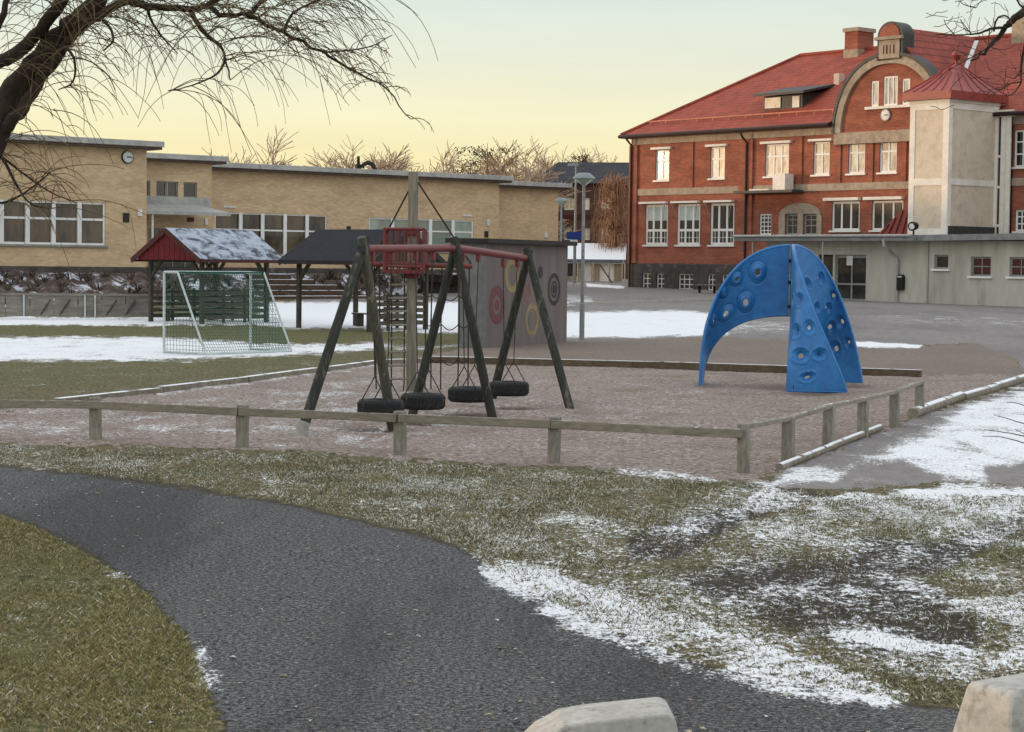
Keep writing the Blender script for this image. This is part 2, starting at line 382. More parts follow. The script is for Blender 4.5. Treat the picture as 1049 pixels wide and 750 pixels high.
def f_sand(t):
    p=t.coord('Position'); n1=t.noise(p,.8,5,.6); n2=t.noise(p,14,6,.75); n3=t.noise(p,4,5,.7)
    c=t.ramp(n2,[(.3,lin(72,61,54)),(.5,lin(144,127,117)),(.66,lin(206,192,182))])
    c=t.mix(t.smooth(n3,.5,.72,0,.5),c,lin(178,168,156)); c=t.mix(t.smooth(n1,.45,.7,0,.5),c,lin(116,100,84)); c=t.mix(t.smooth(t.math('ADD',t.attr('mud'),t.math('MULTIPLY',t.math('SUBTRACT',n2,.5),.6)),.3,.8,0,.75),c,lin(84,70,60))
    return c,t.math('ADD',n2,n3),.06
def f_gravel(t):
    p=t.coord('Position',(1,.5,1)); n1=t.noise(p,.35,5,.6); n2=t.noise(p,9,6,.75)
    c=t.ramp(n2,[(.3,lin(102,90,80)),(.7,lin(148,132,120))]); c=t.mix(t.smooth(n1,.4,.7,0,.6),c,lin(112,102,96))
    return c,n2,.03
def f_yard(t):
    p=t.coord('Position',(1,.4,1)); n1=t.noise(p,.22,5,.6); n2=t.noise(p,5,6,.75)
    c=t.ramp(n2,[(.3,lin(118,112,108)),(.7,lin(148,142,138))]); c=t.mix(t.smooth(n1,.42,.68,0,.6),c,lin(104,98,96))
    return c,n2,.02
MT['g_grass']=ground_mat('frosty_grass',f_grass); MT['g_path']=ground_mat('path_asphalt',f_path); MT['g_sand']=ground_mat('frozen_sand',f_sand)
MT['g_gravel']=ground_mat('brown_gravel',f_gravel); MT['g_yard']=ground_mat('yard_asphalt',f_yard)
t=NT('frosty_bank').set(.95,.2); p=t.coord('Position'); n=t.noise(p,1.6,6,.7); c=t.ramp(n,[(.3,lin(58,48,42)),(.5,lin(92,80,72)),(.66,lin(128,118,112))])
c=t.mix(t.smooth(t.noise(p,.8,5,.7),.52,.62),c,lin(206,210,218)); t.col(c); t.bump(n,.8,.2); MT['bank']=t.m
t=NT('grass_blades').set(.8,.2); a=t.n('ShaderNodeAttribute',attribute_name='tint'); t.col(a.outputs['Color']); t.b.inputs['Subsurface Weight'].default_value=0; MT['blades']=t.m
# ---------------------------------------------------------------- ground
def vnoise(x,y,scale,seed):
    r=np.random.default_rng(seed); T=r.random((256,256)); u=x*scale; v=y*scale
    i=np.floor(u).astype(int); j=np.floor(v).astype(int); fu=u-i; fv=v-j; fu=fu*fu*(3-2*fu); fv=fv*fv*(3-2*fv)
    g=lambda a,b:T[a%256,b%256]
    return (g(i,j)*(1-fu)+g(i+1,j)*fu)*(1-fv)+(g(i,j+1)*(1-fu)+g(i+1,j+1)*fu)*fv
def fbm(x,y,scale,seed,o=4):
    s=0;a=.5
    for k in range(o): s=s+a*vnoise(x,y,scale*2**k,seed+k); a*=.5
    return s/(1-.5**o)
def sdf(px,py,poly):
    """signed distance in the plan given by polygon points (negative inside)"""
    P=np.array(poly,float); n=len(P); d=np.full(px.shape,1e18); ins=np.zeros(px.shape,bool)
    for i in range(n):
        a=P[i]; b=P[(i+1)%n]; e=b-a; wx=px-a[0]; wy=py-a[1]
        t=np.clip((wx*e[0]+wy*e[1])/max(e@e,1e-9),0,1); d=np.minimum(d,(wx-e[0]*t)**2+(wy-e[1]*t)**2)
        c=((a[1]<=py)&(b[1]>py))|((b[1]<=py)&(a[1]>py))
        with np.errstate(divide='ignore',invalid='ignore'): xi=a[0]+(py-a[1])/(b[1]-a[1])*e[0]
        ins^=c&(px<xi)
    d=np.sqrt(d); return np.where(ins,-d,d)
def soft(px,py,poly,s): return np.clip(.5-sdf(px,py,poly)/(2*s),0,1)
def zbase(x,y): return np.minimum(np.maximum(0,y-60)*.011,.9)
def proj(x,y,z):
    dx=x-CAM.x; dy=y-CAM.y; dz=z-CAM.z
    dep=dx*FW.x+dy*FW.y+dz*FW.z
    return CX+F*(dx*RR.x+dy*RR.y+dz*RR.z)/dep, CY-F*(dx*UU.x+dy*UU.y+dz*UU.z)/dep
PATH=[(-200,465),(-40,474),(0,477),(100,487),(200,500),(300,517),(400,540),(470,560),(505,588),(560,617),(640,655),(720,684),(800,702),(900,714),(965,724),(1100,738),(1500,760),(1500,1100),(300,1100),(228,750),(214,700),(190,650),(152,605),(100,570),(50,545),(0,525),(-40,513),(-200,490)]
PIT=[(-250,446),(-50,428),(110,408),(165,402),(385,373),(440,371),(700,378),(945,385),(1049,384),(1049,392),(935,425),(800,480),(770,494),(620,482),(500,476),(410,471),(320,464),(200,458),(0,455),(-250,455)]
GRAV=[(478,352),(575,350),(745,346),(930,354),(1000,352),(1040,368),(1049,384),(1500,382),(1500,392),(1049,392),(1049,386),(945,385),(700,378),(440,371),(385,373),(470,358)]
YARD=[(578,351),(745,347),(930,354),(1000,352),(1040,368),(1049,384),(1500,380),(1500,250),(300,250),(300,312),(470,312),(470,345)]
SNOWPATH=[(780,500),(800,482),(935,428),(1049,394),(1300,330),(1500,330),(1500,520),(1049,500),(960,494),(850,502)]
v=np.concatenate([np.linspace(1000,60,941),np.linspace(59.5,8,160)])
dd=F*H/v; tt=np.linspace(-.46,.46,945)
Y,T=np.meshgrid(dd,tt,indexing='ij'); X=Y*T; ZB=zbase(X,Y)
px,py=proj(X,Y,ZB)
n_lo=fbm(X,Y,.7,3); n_mid=fbm(X,Y,3,9); n_hi=fbm(X,Y,11,21)
jig=((n_mid-.5)*20+(n_hi-.5)*30)
jx=px+jig*np.clip((py-300)/200,.12,1); jy=py+jig*.35*np.clip((py-300)/200,.12,1)
s_path=sdf(jx,jy,PATH); s_pit=sdf(jx,jy,PIT); s_gr=sdf(jx,jy,GRAV); s_yd=sdf(px,py,YARD); s_sp=sdf(px+jig*.6,py+jig*.3,SNOWPATH)
snow=np.zeros(px.shape)
def put(poly,w,s,mode='max'):
    global snow
    k_=min(1.0,s/8); m=soft(px+(n_mid-.5)*40*k_,py+((n_mid-.5)*9+(n_hi-.5)*5)*k_,poly,s)*w
    snow=np.maximum(snow,m) if mode=='max' else snow*(1-soft(px,py,poly,s)*w)
# broad light frost on the middle lawn
put([(-200,440),(200,452),(420,462),(620,476),(790,490),(860,500),(1049,505),(1200,520),(1200,760),(1000,720),(700,660),(520,590),(400,540),(200,498),(-200,475)],.38,12)
put([(430,500),(700,520),(860,520),(1049,560),(1200,600),(1200,760),(1000,720),(720,670),(560,600),(440,545)],.46,22)
put([(600,470),(790,485),(860,505),(830,520),(690,560),(640,540),(760,510),(600,490)],.52,12)
put([(850,505),(1049,515),(1200,530),(1200,580),(980,560),(900,545),(780,560),(740,540)],.54,10)
put([(485,562),(560,572),(640,600),(720,628),(800,655),(880,685),(945,712),(905,717),(800,699),(720,679),(640,648),(560,612),(505,586)],.64,14)
put([(470,558),(520,568),(620,612),(720,652),(840,690),(945,714),(900,728),(800,716),(720,700),(640,672),(560,636),(495,600)],.60,9)
put([(440,545),(520,590),(620,650),(720,690),(900,722),(880,738),(700,715),(600,680),(500,615),(430,560)],.30,12)
put([(540,585),(620,605),(700,645),(640,640),(560,608)],.74,8)
put([(830,600),(880,597),(918,606),(890,614),(840,608)],.7,7)
put([(828,648),(900,640),(960,650),(1015,660),(1000,676),(930,672),(860,662)],.66,10)
put([(920,610),(1049,600),(1200,620),(1200,700),(1000,690),(1049,650),(960,630)],.6,10)
put([(940,545),(1000,520),(1010,526),(960,552)],.75,6)
put(SNOWPATH,.69,9)
put([(780,494),(960,490),(1049,496),(1300,500),(1300,535),(1000,525),(860,520),(760,520)],.58,8)
put([(880,478),(925,474),(960,490),(860,494)],.85,5,'sub'); put([(1010,480),(1080,474),(1080,500),(1015,494)],.8,5,'sub'); put([(800,500),(960,491),(960,498),(840,506)],.7,5,'sub')
put([(800,482),(935,428),(985,412),(960,440),(860,485)],.5,9,'sub'); put([(770,500),(850,506),(960,497),(1060,500),(1300,505),(1300,517),(1000,513),(860,514),(760,512)],.74,6)
# sand frost
put([(-250,428),(165,405),(385,376),(480,440),(400,465),(0,452)],.42,8); put([(300,380),(760,382),(700,470),(400,465)],.34,8)
# far snow bands
put([(-300,342),(160,344),(300,352),(390,350),(400,358),(300,366),(160,371),(-300,370)],.74,4)
put([(-300,323),(160,325),(310,326),(310,332),(160,334),(-300,332)],.95,2.5)
put([(265,309),(478,309),(478,341),(440,342),(380,338),(300,337),(262,334)],.9,3)
put([(300,350),(480,352),(470,358),(360,362)],.5,3)
put([(576,319),(700,317),(745,322),(748,344),(640,347),(576,346)],.8,3); put([(700,322),(760,326),(850,330),(850,340),(740,344)],.45,4)
put([(576,300),(605,302),(612,312),(576,316)],.5,3); put([(600,290),(640,293),(640,296),(600,294)],.9,1.5)
put([(860,312),(1049,316),(1200,318),(1200,345),(1000,340),(900,335)],.36,8)
put([(600,300),(760,306),(880,320),(870,330),(700,315),(600,310)],.22,6)
put([(870,349),(945,353),(940,357),(880,356)],.9,1.5)
put([(240,358),(320,352),(400,356),(300,372)],.35,4)
put([(0,370),(385,366),(385,374),(165,402),(100,410),(0,424)],.30,5)
put([(160,398),(390,370),(390,376),(160,408)],.5,2)
# left lawn small remnants + path edge
put([(0,625),(50,600),(58,608),(0,650)],.52,8); put([(80,690),(140,675),(150,690),(80,710)],.5,8); put([(0,690),(60,700),(60,720),(0,740)],.5,8); put([(100,575),(160,590),(150,605),(95,590)],.5,7); put([(190,640),(215,660),(240,712),(205,712)],.5,7)
mud=np.zeros(px.shape)
for poly,w,s in (([(640,548),(720,522),(830,500),(850,506),(740,548),(690,575),(640,580)],.75,9),([(660,590),(760,565),(870,560),(980,600),(1020,640),(1000,680),(900,680),(760,640)],.66,20),([(880,545),(960,552),(1049,520),(1100,520),(1049,545),(960,590),(860,590)],.75,10),([(0,462),(320,470),(500,480),(770,496),(770,488),(500,472),(0,455)],.5,5),([(740,500),(800,480),(860,486),(800,520)],.5,8)):
    mud=np.maximum(mud,soft(px,py,poly,s)*w)
mud=np.maximum(mud,np.clip(1-np.abs(s_path)/7,0,1)*.6)
snow=np.maximum(snow,np.clip(1-np.abs(s_path+4)/14,0,1)*.24*(px<300))
green=np.clip(soft(px,py,[(-300,520),(0,528),(100,572),(160,610),(200,660),(225,760),(225,1100),(-400,1100)],8)*.6,0,1)
green=np.maximum(green,soft(px,py,[(880,560),(1000,520),(1300,500),(1300,560),(1049,570),(940,600)],10)*.7)
green=np.maximum(green,soft(px,py,[(-300,328),(478,334),(478,352),(300,352),(160,346),(-300,343)],3)*.75)
green=np.maximum(green,soft(px,py,[(-300,370),(385,362),(385,372),(165,395),(-300,400)],4)*.5)
cls=np.zeros(px.shape,int)                      # 0 grass, 1 path, 2 sand, 3 gravel, 4 yard, 5 side path
cls[s_yd<0]=4; cls[s_gr<0]=3; cls[s_pit<0]=2; cls[s_path<0]=1; cls[(s_sp<0)&(s_pit>0)&(s_path>0)]=5
amp=np.where(cls==1,.012,np.where((cls==4)|(cls==5),.006,np.where(cls==3,.01,.032)))*np.clip(1.4-Y/80,.15,1)
for _ in range(3): amp=(amp+np.roll(amp,1,0)+np.roll(amp,-1,0)+np.roll(amp,1,1)+np.roll(amp,-1,1))/5
near=np.clip(1.2-Y/35,0,1)
ZZ=ZB+amp*((n_lo-.5)*1.6+(n_mid-.5)*.9+(n_hi-.5)*.8)+near*amp*.5*(fbm(X,Y,28,5,3)-.5)-np.clip(mud-.4,0,1)*.05*(Y<30)
R,C=X.shape; idx=np.arange(R*C).reshape(R,C)
fc=np.maximum.reduce([np.zeros((R-1,C-1),int),cls[:-1,:-1]])
ZZ=ZZ+.014*np.clip((snow-.45)*3,0,1)*near
for t_ in (.095,.325,.605,.872):        # scooped hollows under the swings
    gx,gy=-1.93+2.18*t_,25.9+5.7*t_; g_=np.exp(-(((X-gx)/.55)**2+((Y-gy)/.6)**2)); ZZ=ZZ-.07*g_; mud=np.maximum(mud,g_*.9*(cls==2))
dm_=fbm(X,Y*.22,.9,140,4); mud=np.maximum(mud,np.clip((dm_-.52)*5,0,1)*.45*(cls==2))
for gx,gy,gr in ((3.6,36.9,.5),(5.3,35.2,.9),(6.4,37.6,.7),(5.1,36.8,1.6)):
    g_=np.exp(-(((X-gx)/gr)**2+((Y-gy)/gr)**2)); ZZ=ZZ-.03*g_; mud=np.maximum(mud,g_*.7*(cls==2))
VX=np.stack([X,Y,ZZ],-1).reshape(-1,3).astype(np.float32)
def sheet(name,k,mat):
    m=fc==k; q=np.stack([idx[:-1,:-1][m],idx[:-1,1:][m],idx[1:,1:][m],idx[1:,:-1][m]],1)
    if not len(q): return
    u,inv=np.unique(q,return_inverse=True); inv=inv.reshape(-1); n=len(q)
    me=bpy.data.meshes.new(name); me.vertices.add(len(u)); me.vertices.foreach_set('co',VX[u].ravel())
    me.loops.add(4*n); me.loops.foreach_set('vertex_index',inv.astype(np.int32)); me.polygons.add(n)
    me.polygons.foreach_set('loop_start',np.arange(0,4*n,4,dtype=np.int32)); 
    me.polygons.foreach_set('use_smooth',np.ones(n,bool)); me.update(calc_edges=True)
    for nm,arr in (('snow',snow),('mud',mud),('green',green)):
        a=me.attributes.new(nm,'FLOAT','POINT'); a.data.foreach_set('value',arr.reshape(-1)[u].astype(np.float32))
    me.materials.append(mat); o=bpy.data.objects.new(name,me); COL.objects.link(o); return tag(o,kind='structure')
sheet('ground',0,MT['g_grass']); sheet('path',1,MT['g_path']); sheet('sand_pit',2,MT['g_sand']); sheet('gravel',3,MT['g_gravel']); sheet('schoolyard',4,MT['g_yard']); sheet('side_path',5,MT['g_yard'])
o=MB(); o.add([(-900,-300,-.12),(900,-300,-.12),(900,1500,-.12),(-900,1500,-.12)],[(0,1,2,3)]); tag(o.build('terrain',MT['g_grass']),kind='structure')
def hgt(x,y):
    """terrain height under a point, bilinear in the sheet's own grid"""
    vv=F*H/y; r=int(np.argmin(np.abs(v-vv))); c=int(round((x/y+.46)/.92*944)); c=min(max(c,0),944)
    return float(ZZ[r,c])
def foot(p): return Vector((p.x,p.y,hgt(p.x,p.y)))
# grass blades
def blades(name,poly,n,hmin,hmax,y0,y1,x0,x1,palette,frost,wd=.0035,dens=None,leaf=0):
    yy=rng.uniform(y0,y1,n*4); xx=rng.uniform(x0,x1,n*4)
    z=zbase(xx,yy); qx,qy=proj(xx,yy,z)
    s=sdf(qx,qy,poly); ok=s<0
    ri=np.clip(np.searchsorted(-v,-(F*H/yy)),0,len(v)-1); ci=np.clip(np.round((xx/yy+.46)/.92*944).astype(int),0,944)
    clump=fbm(xx,yy*.4,2.2,77,3)
    ok&=(np.abs(xx/yy)<.355)&((cls[ri,ci]!=1)|(rng.random(len(xx))<.6*np.exp(np.minimum(s_path[ri,ci],0)/5)))&(rng.random(len(xx))<np.clip((clump-.22)*2.2,.08,1)*(1-np.clip(mud[ri,ci],0,.9)*.8)*(1-np.clip(snow[ri,ci]-.4,0,1)))
    k=np.nonzero(ok)[0][:n]; xx,yy,ri,ci=xx[k],yy[k],ri[k],ci[k]; m=len(k); z0=ZZ[ri,ci]-.004
    a=rng.uniform(0,2*math.pi,m); hh=rng.uniform(hmin,hmax,m)*(.5+fbm(xx,yy*.3,1.4,55,3)); lean=rng.uniform(.2,1.5,m)*hh; la=rng.uniform(0,2*math.pi,m)
    w=wd*(.7+.6*rng.random(m)); cx,cy=np.cos(a)*w,np.sin(a)*w; lx,ly=np.cos(la)*lean,np.sin(la)*lean
    V=np.zeros((m,4,3),np.float32)
    V[:,0]=np.stack([xx-cx,yy-cy,z0],1); V[:,1]=np.stack([xx+cx,yy+cy,z0],1)
    V[:,2]=np.stack([xx+cx*.7+lx*.35,yy+cy*.7+ly*.35,z0+hh*.6],1); V[:,3]=np.stack([xx+lx,yy+ly,z0+hh],1)
    Fi=(np.arange(m)[:,None]*4+np.array([0,1,2,0,2,3])).astype(np.int32)
    me=bpy.data.meshes.new(name); me.vertices.add(4*m); me.vertices.foreach_set('co',V.ravel()); me.loops.add(6*m); me.loops.foreach_set('vertex_index',Fi.ravel())
    me.polygons.add(2*m); me.polygons.foreach_set('loop_start',np.arange(0,6*m,3,dtype=np.int32)); me.update(calc_edges=True)
    pal=np.array([lin(*c) for c in palette]); pick=rng.integers(0,len(palette),m)
    patch=fbm(xx,yy*.2,.9,31,3); pick=np.clip(((patch-.5)*.45+.5)*len(palette)+rng.normal(-.3,1.2,m),0,len(palette)-1).astype(int)
    colr=pal[pick]*np.concatenate([rng.uniform(.4,1.5,(m,1))]*3+[np.ones((m,1))],1)
    fr=rng.random(m)<frost*np.clip(fbm(xx,yy,1.7,91,3)*2-.4,0,1.6); colr[fr]=np.array(lin(224,224,216))
    col=me.color_attributes.new('tint','FLOAT_COLOR','POINT'); col.data.foreach_set('color',np.repeat(colr,4,0).astype(np.float32).ravel())
    me.materials.append(MT['blades']); o=bpy.data.objects.new(name,me); COL.objects.link(o); return tag(o,kind='stuff')
GR=[(114,114,70),(136,132,88),(160,148,104),(184,170,130),(134,110,80)]
blades('lawn_grass',[(-300,505),(0,530),(50,549),(100,574),(152,610),(188,652),(212,700),(224,750),(240,1100),(-400,1100)],340000,.010,.032,6,18.5,-6,-1,GR,.035,wd=.0019)
FG=[(84,82,52),(102,98,64),(122,114,82),(144,134,106),(164,154,130)]
blades('frosty_grass',[(-300,448),(0,457),(320,468),(500,480),(770,497),(850,505),(1049,510),(1300,520),(1300,770),(965,722),(800,700),(640,653),(505,586),(470,558),(400,538),(300,515),(200,498),(0,475),(-300,465)],230000,.01,.026,8,25.5,-8,7.5,FG,.42,wd=.003)

# leaf litter and grit on the path and its verges
m_=3200; yy=9+rng.random(m_)**1.6*14; xx=rng.uniform(-5,5,m_); qx,qy=proj(xx,yy,np.zeros(m_)); k=np.nonzero((np.abs(xx/yy)<.3)&(((sdf(qx,qy,PATH)<4)&(rng.random(m_)<.55))|(qx<230)))[0]; xx,yy=xx[k],yy[k]; m_=len(k)
z0=np.array([hgt(a,b) for a,b in zip(xx,yy)])+.006; a=rng.uniform(0,6.28,m_); L=rng.uniform(.006,.026,m_); W_=L*rng.uniform(.25,.6,m_)
V=np.zeros((m_,4,3),np.float32); ca,sa=np.cos(a),np.sin(a)
for i,(u_,v_,h_) in enumerate(((-1,0,0),(0,-1,.35),(1,0,.1),(0,1,.25))): V[:,i]=np.stack([xx+u_*L*ca-v_*W_*sa,yy+u_*L*sa+v_*W_*ca,z0+h_*W_*2],1)
me=bpy.data.meshes.new('fallen_leaves'); me.vertices.add(4*m_); me.vertices.foreach_set('co',V.ravel()); me.loops.add(4*m_); me.loops.foreach_set('vertex_index',np.arange(4*m_,dtype=np.int32)); me.polygons.add(m_); me.polygons.foreach_set('loop_start',np.arange(0,4*m_,4,dtype=np.int32)); me.update(calc_edges=True)
pal=np.array([lin(*c) for c in ((206,204,196),(150,132,96),(96,72,50),(186,170,134),(70,62,52))]); colr=pal[rng.integers(0,5,m_)]
col=me.color_attributes.new('tint','FLOAT_COLOR','POINT'); col.data.foreach_set('color',np.repeat(colr,4,0).astype(np.float32).ravel()); me.materials.append(MT['blades']); o=bpy.data.objects.new('fallen_leaves',me); COL.objects.link(o); tag(o,kind='stuff')
# ================================================================ yellow school building
WH=MT['white_paint']
YB=Fr((at(150,270,92).x,92),39.5)
zA=1.55
yb=thing('school_building',YB.P(0,0,zA),'long flat-roofed yellow brick school building stepping back behind the shelters','building')
sBC=YB.hit(217,200,3.5)[0]; sC=YB.hit(217,200,6.0)[0]; sCD=YB.hit(511,220,6.0)[0]; sD=YB.hit(572,220,9.5)[0]
zRA=YB.hit(150,153,0)[1]; zRB=YB.hit(180,166,3.5)[1]; zRC=YB.hit(380,181,6)[1]; zRD=YB.hit(545,193,9.5)[1]
def block(s0,s1,w,zr,ops,back,over=.62):
    m=MB(); wall(m,YB,s0,s1,zA-1,zr,w,ops)
    m.add([YB.P(s1,w,zA-1),YB.P(s1,back,zA-1),YB.P(s1,back,zr),YB.P(s1,w,zr)],[(0,1,2,3)])
    m.add([YB.P(s0,w,zA-1),YB.P(s0,back,zA-1),YB.P(s0,back,zr),YB.P(s0,w,zr)],[(3,2,1,0)])
    m.build('wall',MT['yellow_brick'],yb)
    r=MB(); YB.box(r,s0-.3,s1+over,w-.55,back,zr+.10,zr+.36)
    o=r.build('roof',MT['roof_edge'],yb,bevel=.02)
    e=MB(); YB.box(e,s0-.25,s1+over-.08,w-.47,w+.4,zr-.02,zr+.098); YB.box(e,s1+.002,s1+over-.08,w+.402,back-.1,zr-.02,zr+.098); e.build('eave',MT['eave_under'],o)
    b=MB(); YB.box(b,s0,s1+.03,w-.03,w+.1,zA-1,zA+.28); b.build('plinth',MT['plinth'],yb)
# block A: gym with a band of windows
wa=[]
for k in range(8):
    x1=108-26.6*k; r=YB.rect(x1-26.6,207,x1,251,0); wa.append(r)
band=[wa[-1][0],wa[0][1],wa[0][2],wa[0][3]]
zb0=YB.hit(50,250.5,0)[1]; zb1=YB.hit(50,206,0)[1]
block(-24,0,0,zRA,[(band[0],band[1],zb0,zb1)],22)
for r in wa:
    o=window(YB,[r[0]+.005,r[1]-.005,zb0,zb1],0,yb,WH,MT['glass_gym'],1,(.6,),fw=.09,mw=.1,rec=.05)
for r in wa[:-1]: ml=MB(); YB.box(ml,r[0]-.1,r[0]+.1,-.02,.045,zb0,zb1); ml.build('window_post',WH,yb)
s_=MB(); YB.box(s_,band[0]-.1,band[1]+.1,-.1,.05,zb0-.1,zb0-.003); s_.build('window_sill',MT['grey_paint'],yb)
# block B: set back entrance part
opsB=[]; wB=[YB.rect(145,186,154,201,3.5),YB.rect(160,186,171,201.5,3.5),YB.rect(171.5,186,182.5,201.5,3.5),YB.rect(188,187,202,202,3.5)]
zt=max(r[3] for r in wB); zb_=min(r[2] for r in wB)
for r in wB: r[2]=zb_; r[3]=zt
doorB=[YB.hit(152,235,3.5)[0],YB.hit(203,235,3.5)[0],zA,YB.hit(175,234,3.5)[1]]
block(-3.5,sBC,3.5,zRB,wB+[tuple(doorB)],20)
for r in wB: window(YB,r,3.5,yb,MT['grey_paint'],MT['glass'],1,(),fw=.06)
window(YB,doorB,3.5,yb,MT['grey_paint'],MT['glass'],4,(.75,),fw=.08,name='entrance_door')
zl=YB.hit(180,206,3.5)[1]
m=MB(); YB.box(m,-3,sBC-.1,3.42,3.5,zl-.25,zl+.2); m.build('sill_band',MT['roof_edge'],yb)
cs=YB.hit(225,213,1.6)[0]; zc=YB.hit(190,219,1.4)[1]
m=MB(); q=[(-1.5,3.4),(cs,3.4)]
m.hexa([YB.P(-2.5,1.4,zc-.06),YB.P(cs+.5,1.4,zc-.06),YB.P(cs-.3,3.4,zl-.28),YB.P(-2.5,3.4,zl-.28),YB.P(-2.5,1.4,zc+.1),YB.P(cs+.5,1.4,zc+.1),YB.P(cs-.3,3.4,zl-.12),YB.P(-2.5,3.4,zl-.12)])
m.build('canopy',MT['roof_edge'],yb)
m=MB(); s1=YB.hit(156,230,1.6)[0]; m.tube([YB.P(s1,1.6,zA-1),YB.P(s1,1.6,zc-.05)],.06,8); m.build('canopy_post',WH,yb)
# block C: long classroom wing
ops=[]; grp1=[]; grp2=[]
xs=[220,246.5,269,292,314.5,335]
for i in range(5): grp1.append(YB.rect(xs[i],219,xs[i+1],262,6.0))
xs=[378,402,426,441,464,485]
for i in range(5): grp2.append(YB.rect(xs[i],224.5,xs[i+1],257,6.0))
for g in (grp1,grp2):
    z0=sum(r[2] for r in g)/5; z1=sum(r[3] for r in g)/5
    for r in g: r[2]=z0; r[3]=z1
    ops.append((g[0][0],g[-1][1],z0,z1))
block(sC-2,sCD,6.0,zRC,ops,22)
for g,gm in ((grp1,MT['glass_gym']),(grp2,MT['glass_teal'])):
    for i,r in enumerate(g):
        window(YB,[r[0]+.005,r[1]-.005,r[2],r[3]],6.0,yb,WH,gm,1,(.6,) if g is grp1 else (.62,),fw=.07,mw=.08,rec=.05)
        if i: ml=MB(); YB.box(ml,r[0]-.1,r[0]+.1,5.98,6.045,r[2],r[3]); ml.build('window_post',WH,yb)
    s_=MB(); YB.box(s_,g[0][0]-.1,g[-1][1]+.1,5.9,6.05,g[0][2]-.1,g[0][2]-.003); s_.build('window_sill',MT['grey_paint'],yb)
block(sCD-2,sD,9.5,zRD,[],24)
# unseen block added far left to shade the field from the low sun
m=MB(); wx0,wx1=-56.0,-44.0
WW=MB()
for a_,b_,c_,d_ in (((wx1,18),(wx1,84),0,0),((wx0,18),(wx1,18),0,0),((wx0,84),(wx0,18),0,0)):
    WW.add([(a_[0],a_[1],-.5),(b_[0],b_[1],-.5),(b_[0],b_[1],7.2),(a_[0],a_[1],7.2)],[(0,1,2,3)])
ww_=WW.build('shade_wall',MT['yellow_brick'],yb)
m=MB(); m.box(wx0-.5,wx1+.5,17.5,84.5,7.202,7.5); m.build('shade_roof',MT['roof_edge'],yb)
for k in range(7):
    m=MB(); m.box(wx1+.002,wx1+.05,20+9*k,25+9*k,2.2,4.4); m.build('window',MT['glass_gym'],yb)  # panes on the added shading block, also out of view
def plaque(px,py,w,ww,hh,mat,name='wall_plate',par=None,fr=None,dep=.06):
    fr=fr or YB; s,z=fr.hit(px,py,w); m=MB(); fr.box(m,s-ww/2,s+ww/2,w-dep,w+.01,z-hh/2,z+hh/2); return m.build(name,mat,par or yb,bevel=.008)
plaque(143,218,0,.22,.3,MT['white'],'notice_plate'); plaque(129,223,0,.3,.42,MT['dark_trim'],'vent_grille'); plaque(235,212,6,.75,.1,MT['white'],'strip_light')
plaque(211,227,3.5,.16,.3,MT['white'],'notice_plate'); plaque(500,228,6,.22,.38,MT['white'],'notice_plate'); plaque(478,221,6,.7,.1,MT['white'],'strip_light'); plaque(498,240,6,.25,.35,MT['dark_trim'],'vent_grille'); plaque(559,241,9.5,.25,.3,MT['white'],'notice_plate'); plaque(357,235,6,.22,.34,MT['dark_trim'],'vent_grille')
plaque(195,225,3.5,.35,.2,MT['brown_trim'],'alarm_box')
def clock(fr,px,py,w,rad,label,ring):
    s,z=fr.hit(px,py,w); c=fr.P(s,w,z); t=thing('wall_clock',c,label,'clock')
    out=-fr.n; m=MB()
    m.tube([c+out*.004,c+out*.1],rad,28); m.build('clock_case',ring,t)
    m=MB(); m.tube([c+out*.101,c+out*.113],rad*.88,28); m.build('clock_face',MT['white'],t)
    m=MB()
    for k in range(12):
        a=k*math.pi/6; d=fr.u*math.sin(a)+Vector((0,0,math.cos(a))); m.beam(c+out*.119+d*rad*.7,c+out*.119+d*rad*.82,.02,.008,out)
    m.build('hour_marks',MT['black'],t)
    for nm,ln,a,wd in (('hour_hand',.5,1.45,.045),('minute_hand',.74,1.62,.03)):
        d=fr.u*math.sin(a)+Vector((0,0,math.cos(a))); m=MB(); m.beam(c+out*(.127+.008*(nm[0]=='m'))-d*.06,c+out*(.127+.008*(nm[0]=='m'))+d*rad*ln,wd,.006,out); m.build(nm,MT['black'],t)
clock(YB,130,161,0,.29,'round wall clock with dark rim high on the yellow brick wall','' or MT['dark_trim'])
# curved vent on the roof
s,z=YB.hit(367,176,10); p=YB.P(s,10,zRC+.36)
vt=thing('roof_vent',p,'dark curved ventilation cowl standing on the flat school roof','vent')
m=MB(); m.tube([p,p+Vector((0,0,.5))],.19,10); m.build('vent_base',MT['black'],vt)
m=MB(); m.tube([p+Vector((0,0,.505)),p+Vector((0,0,.95))],[.1,.08],10); m.build('vent_pipe',MT['black'],vt)
m=MB(); m.tube([p+Vector((.22,0,.3)),p+Vector((.3,0,.5)),p+Vector((.55,0,.6)),p+Vector((.8,.0,.5)),p+Vector((.95,0,.2)),p+Vector((.98,0,0))],[.1,.12,.14,.14,.12,.1],10); m.build('vent_cowl',MT['dark_trim'],vt,smooth=True)
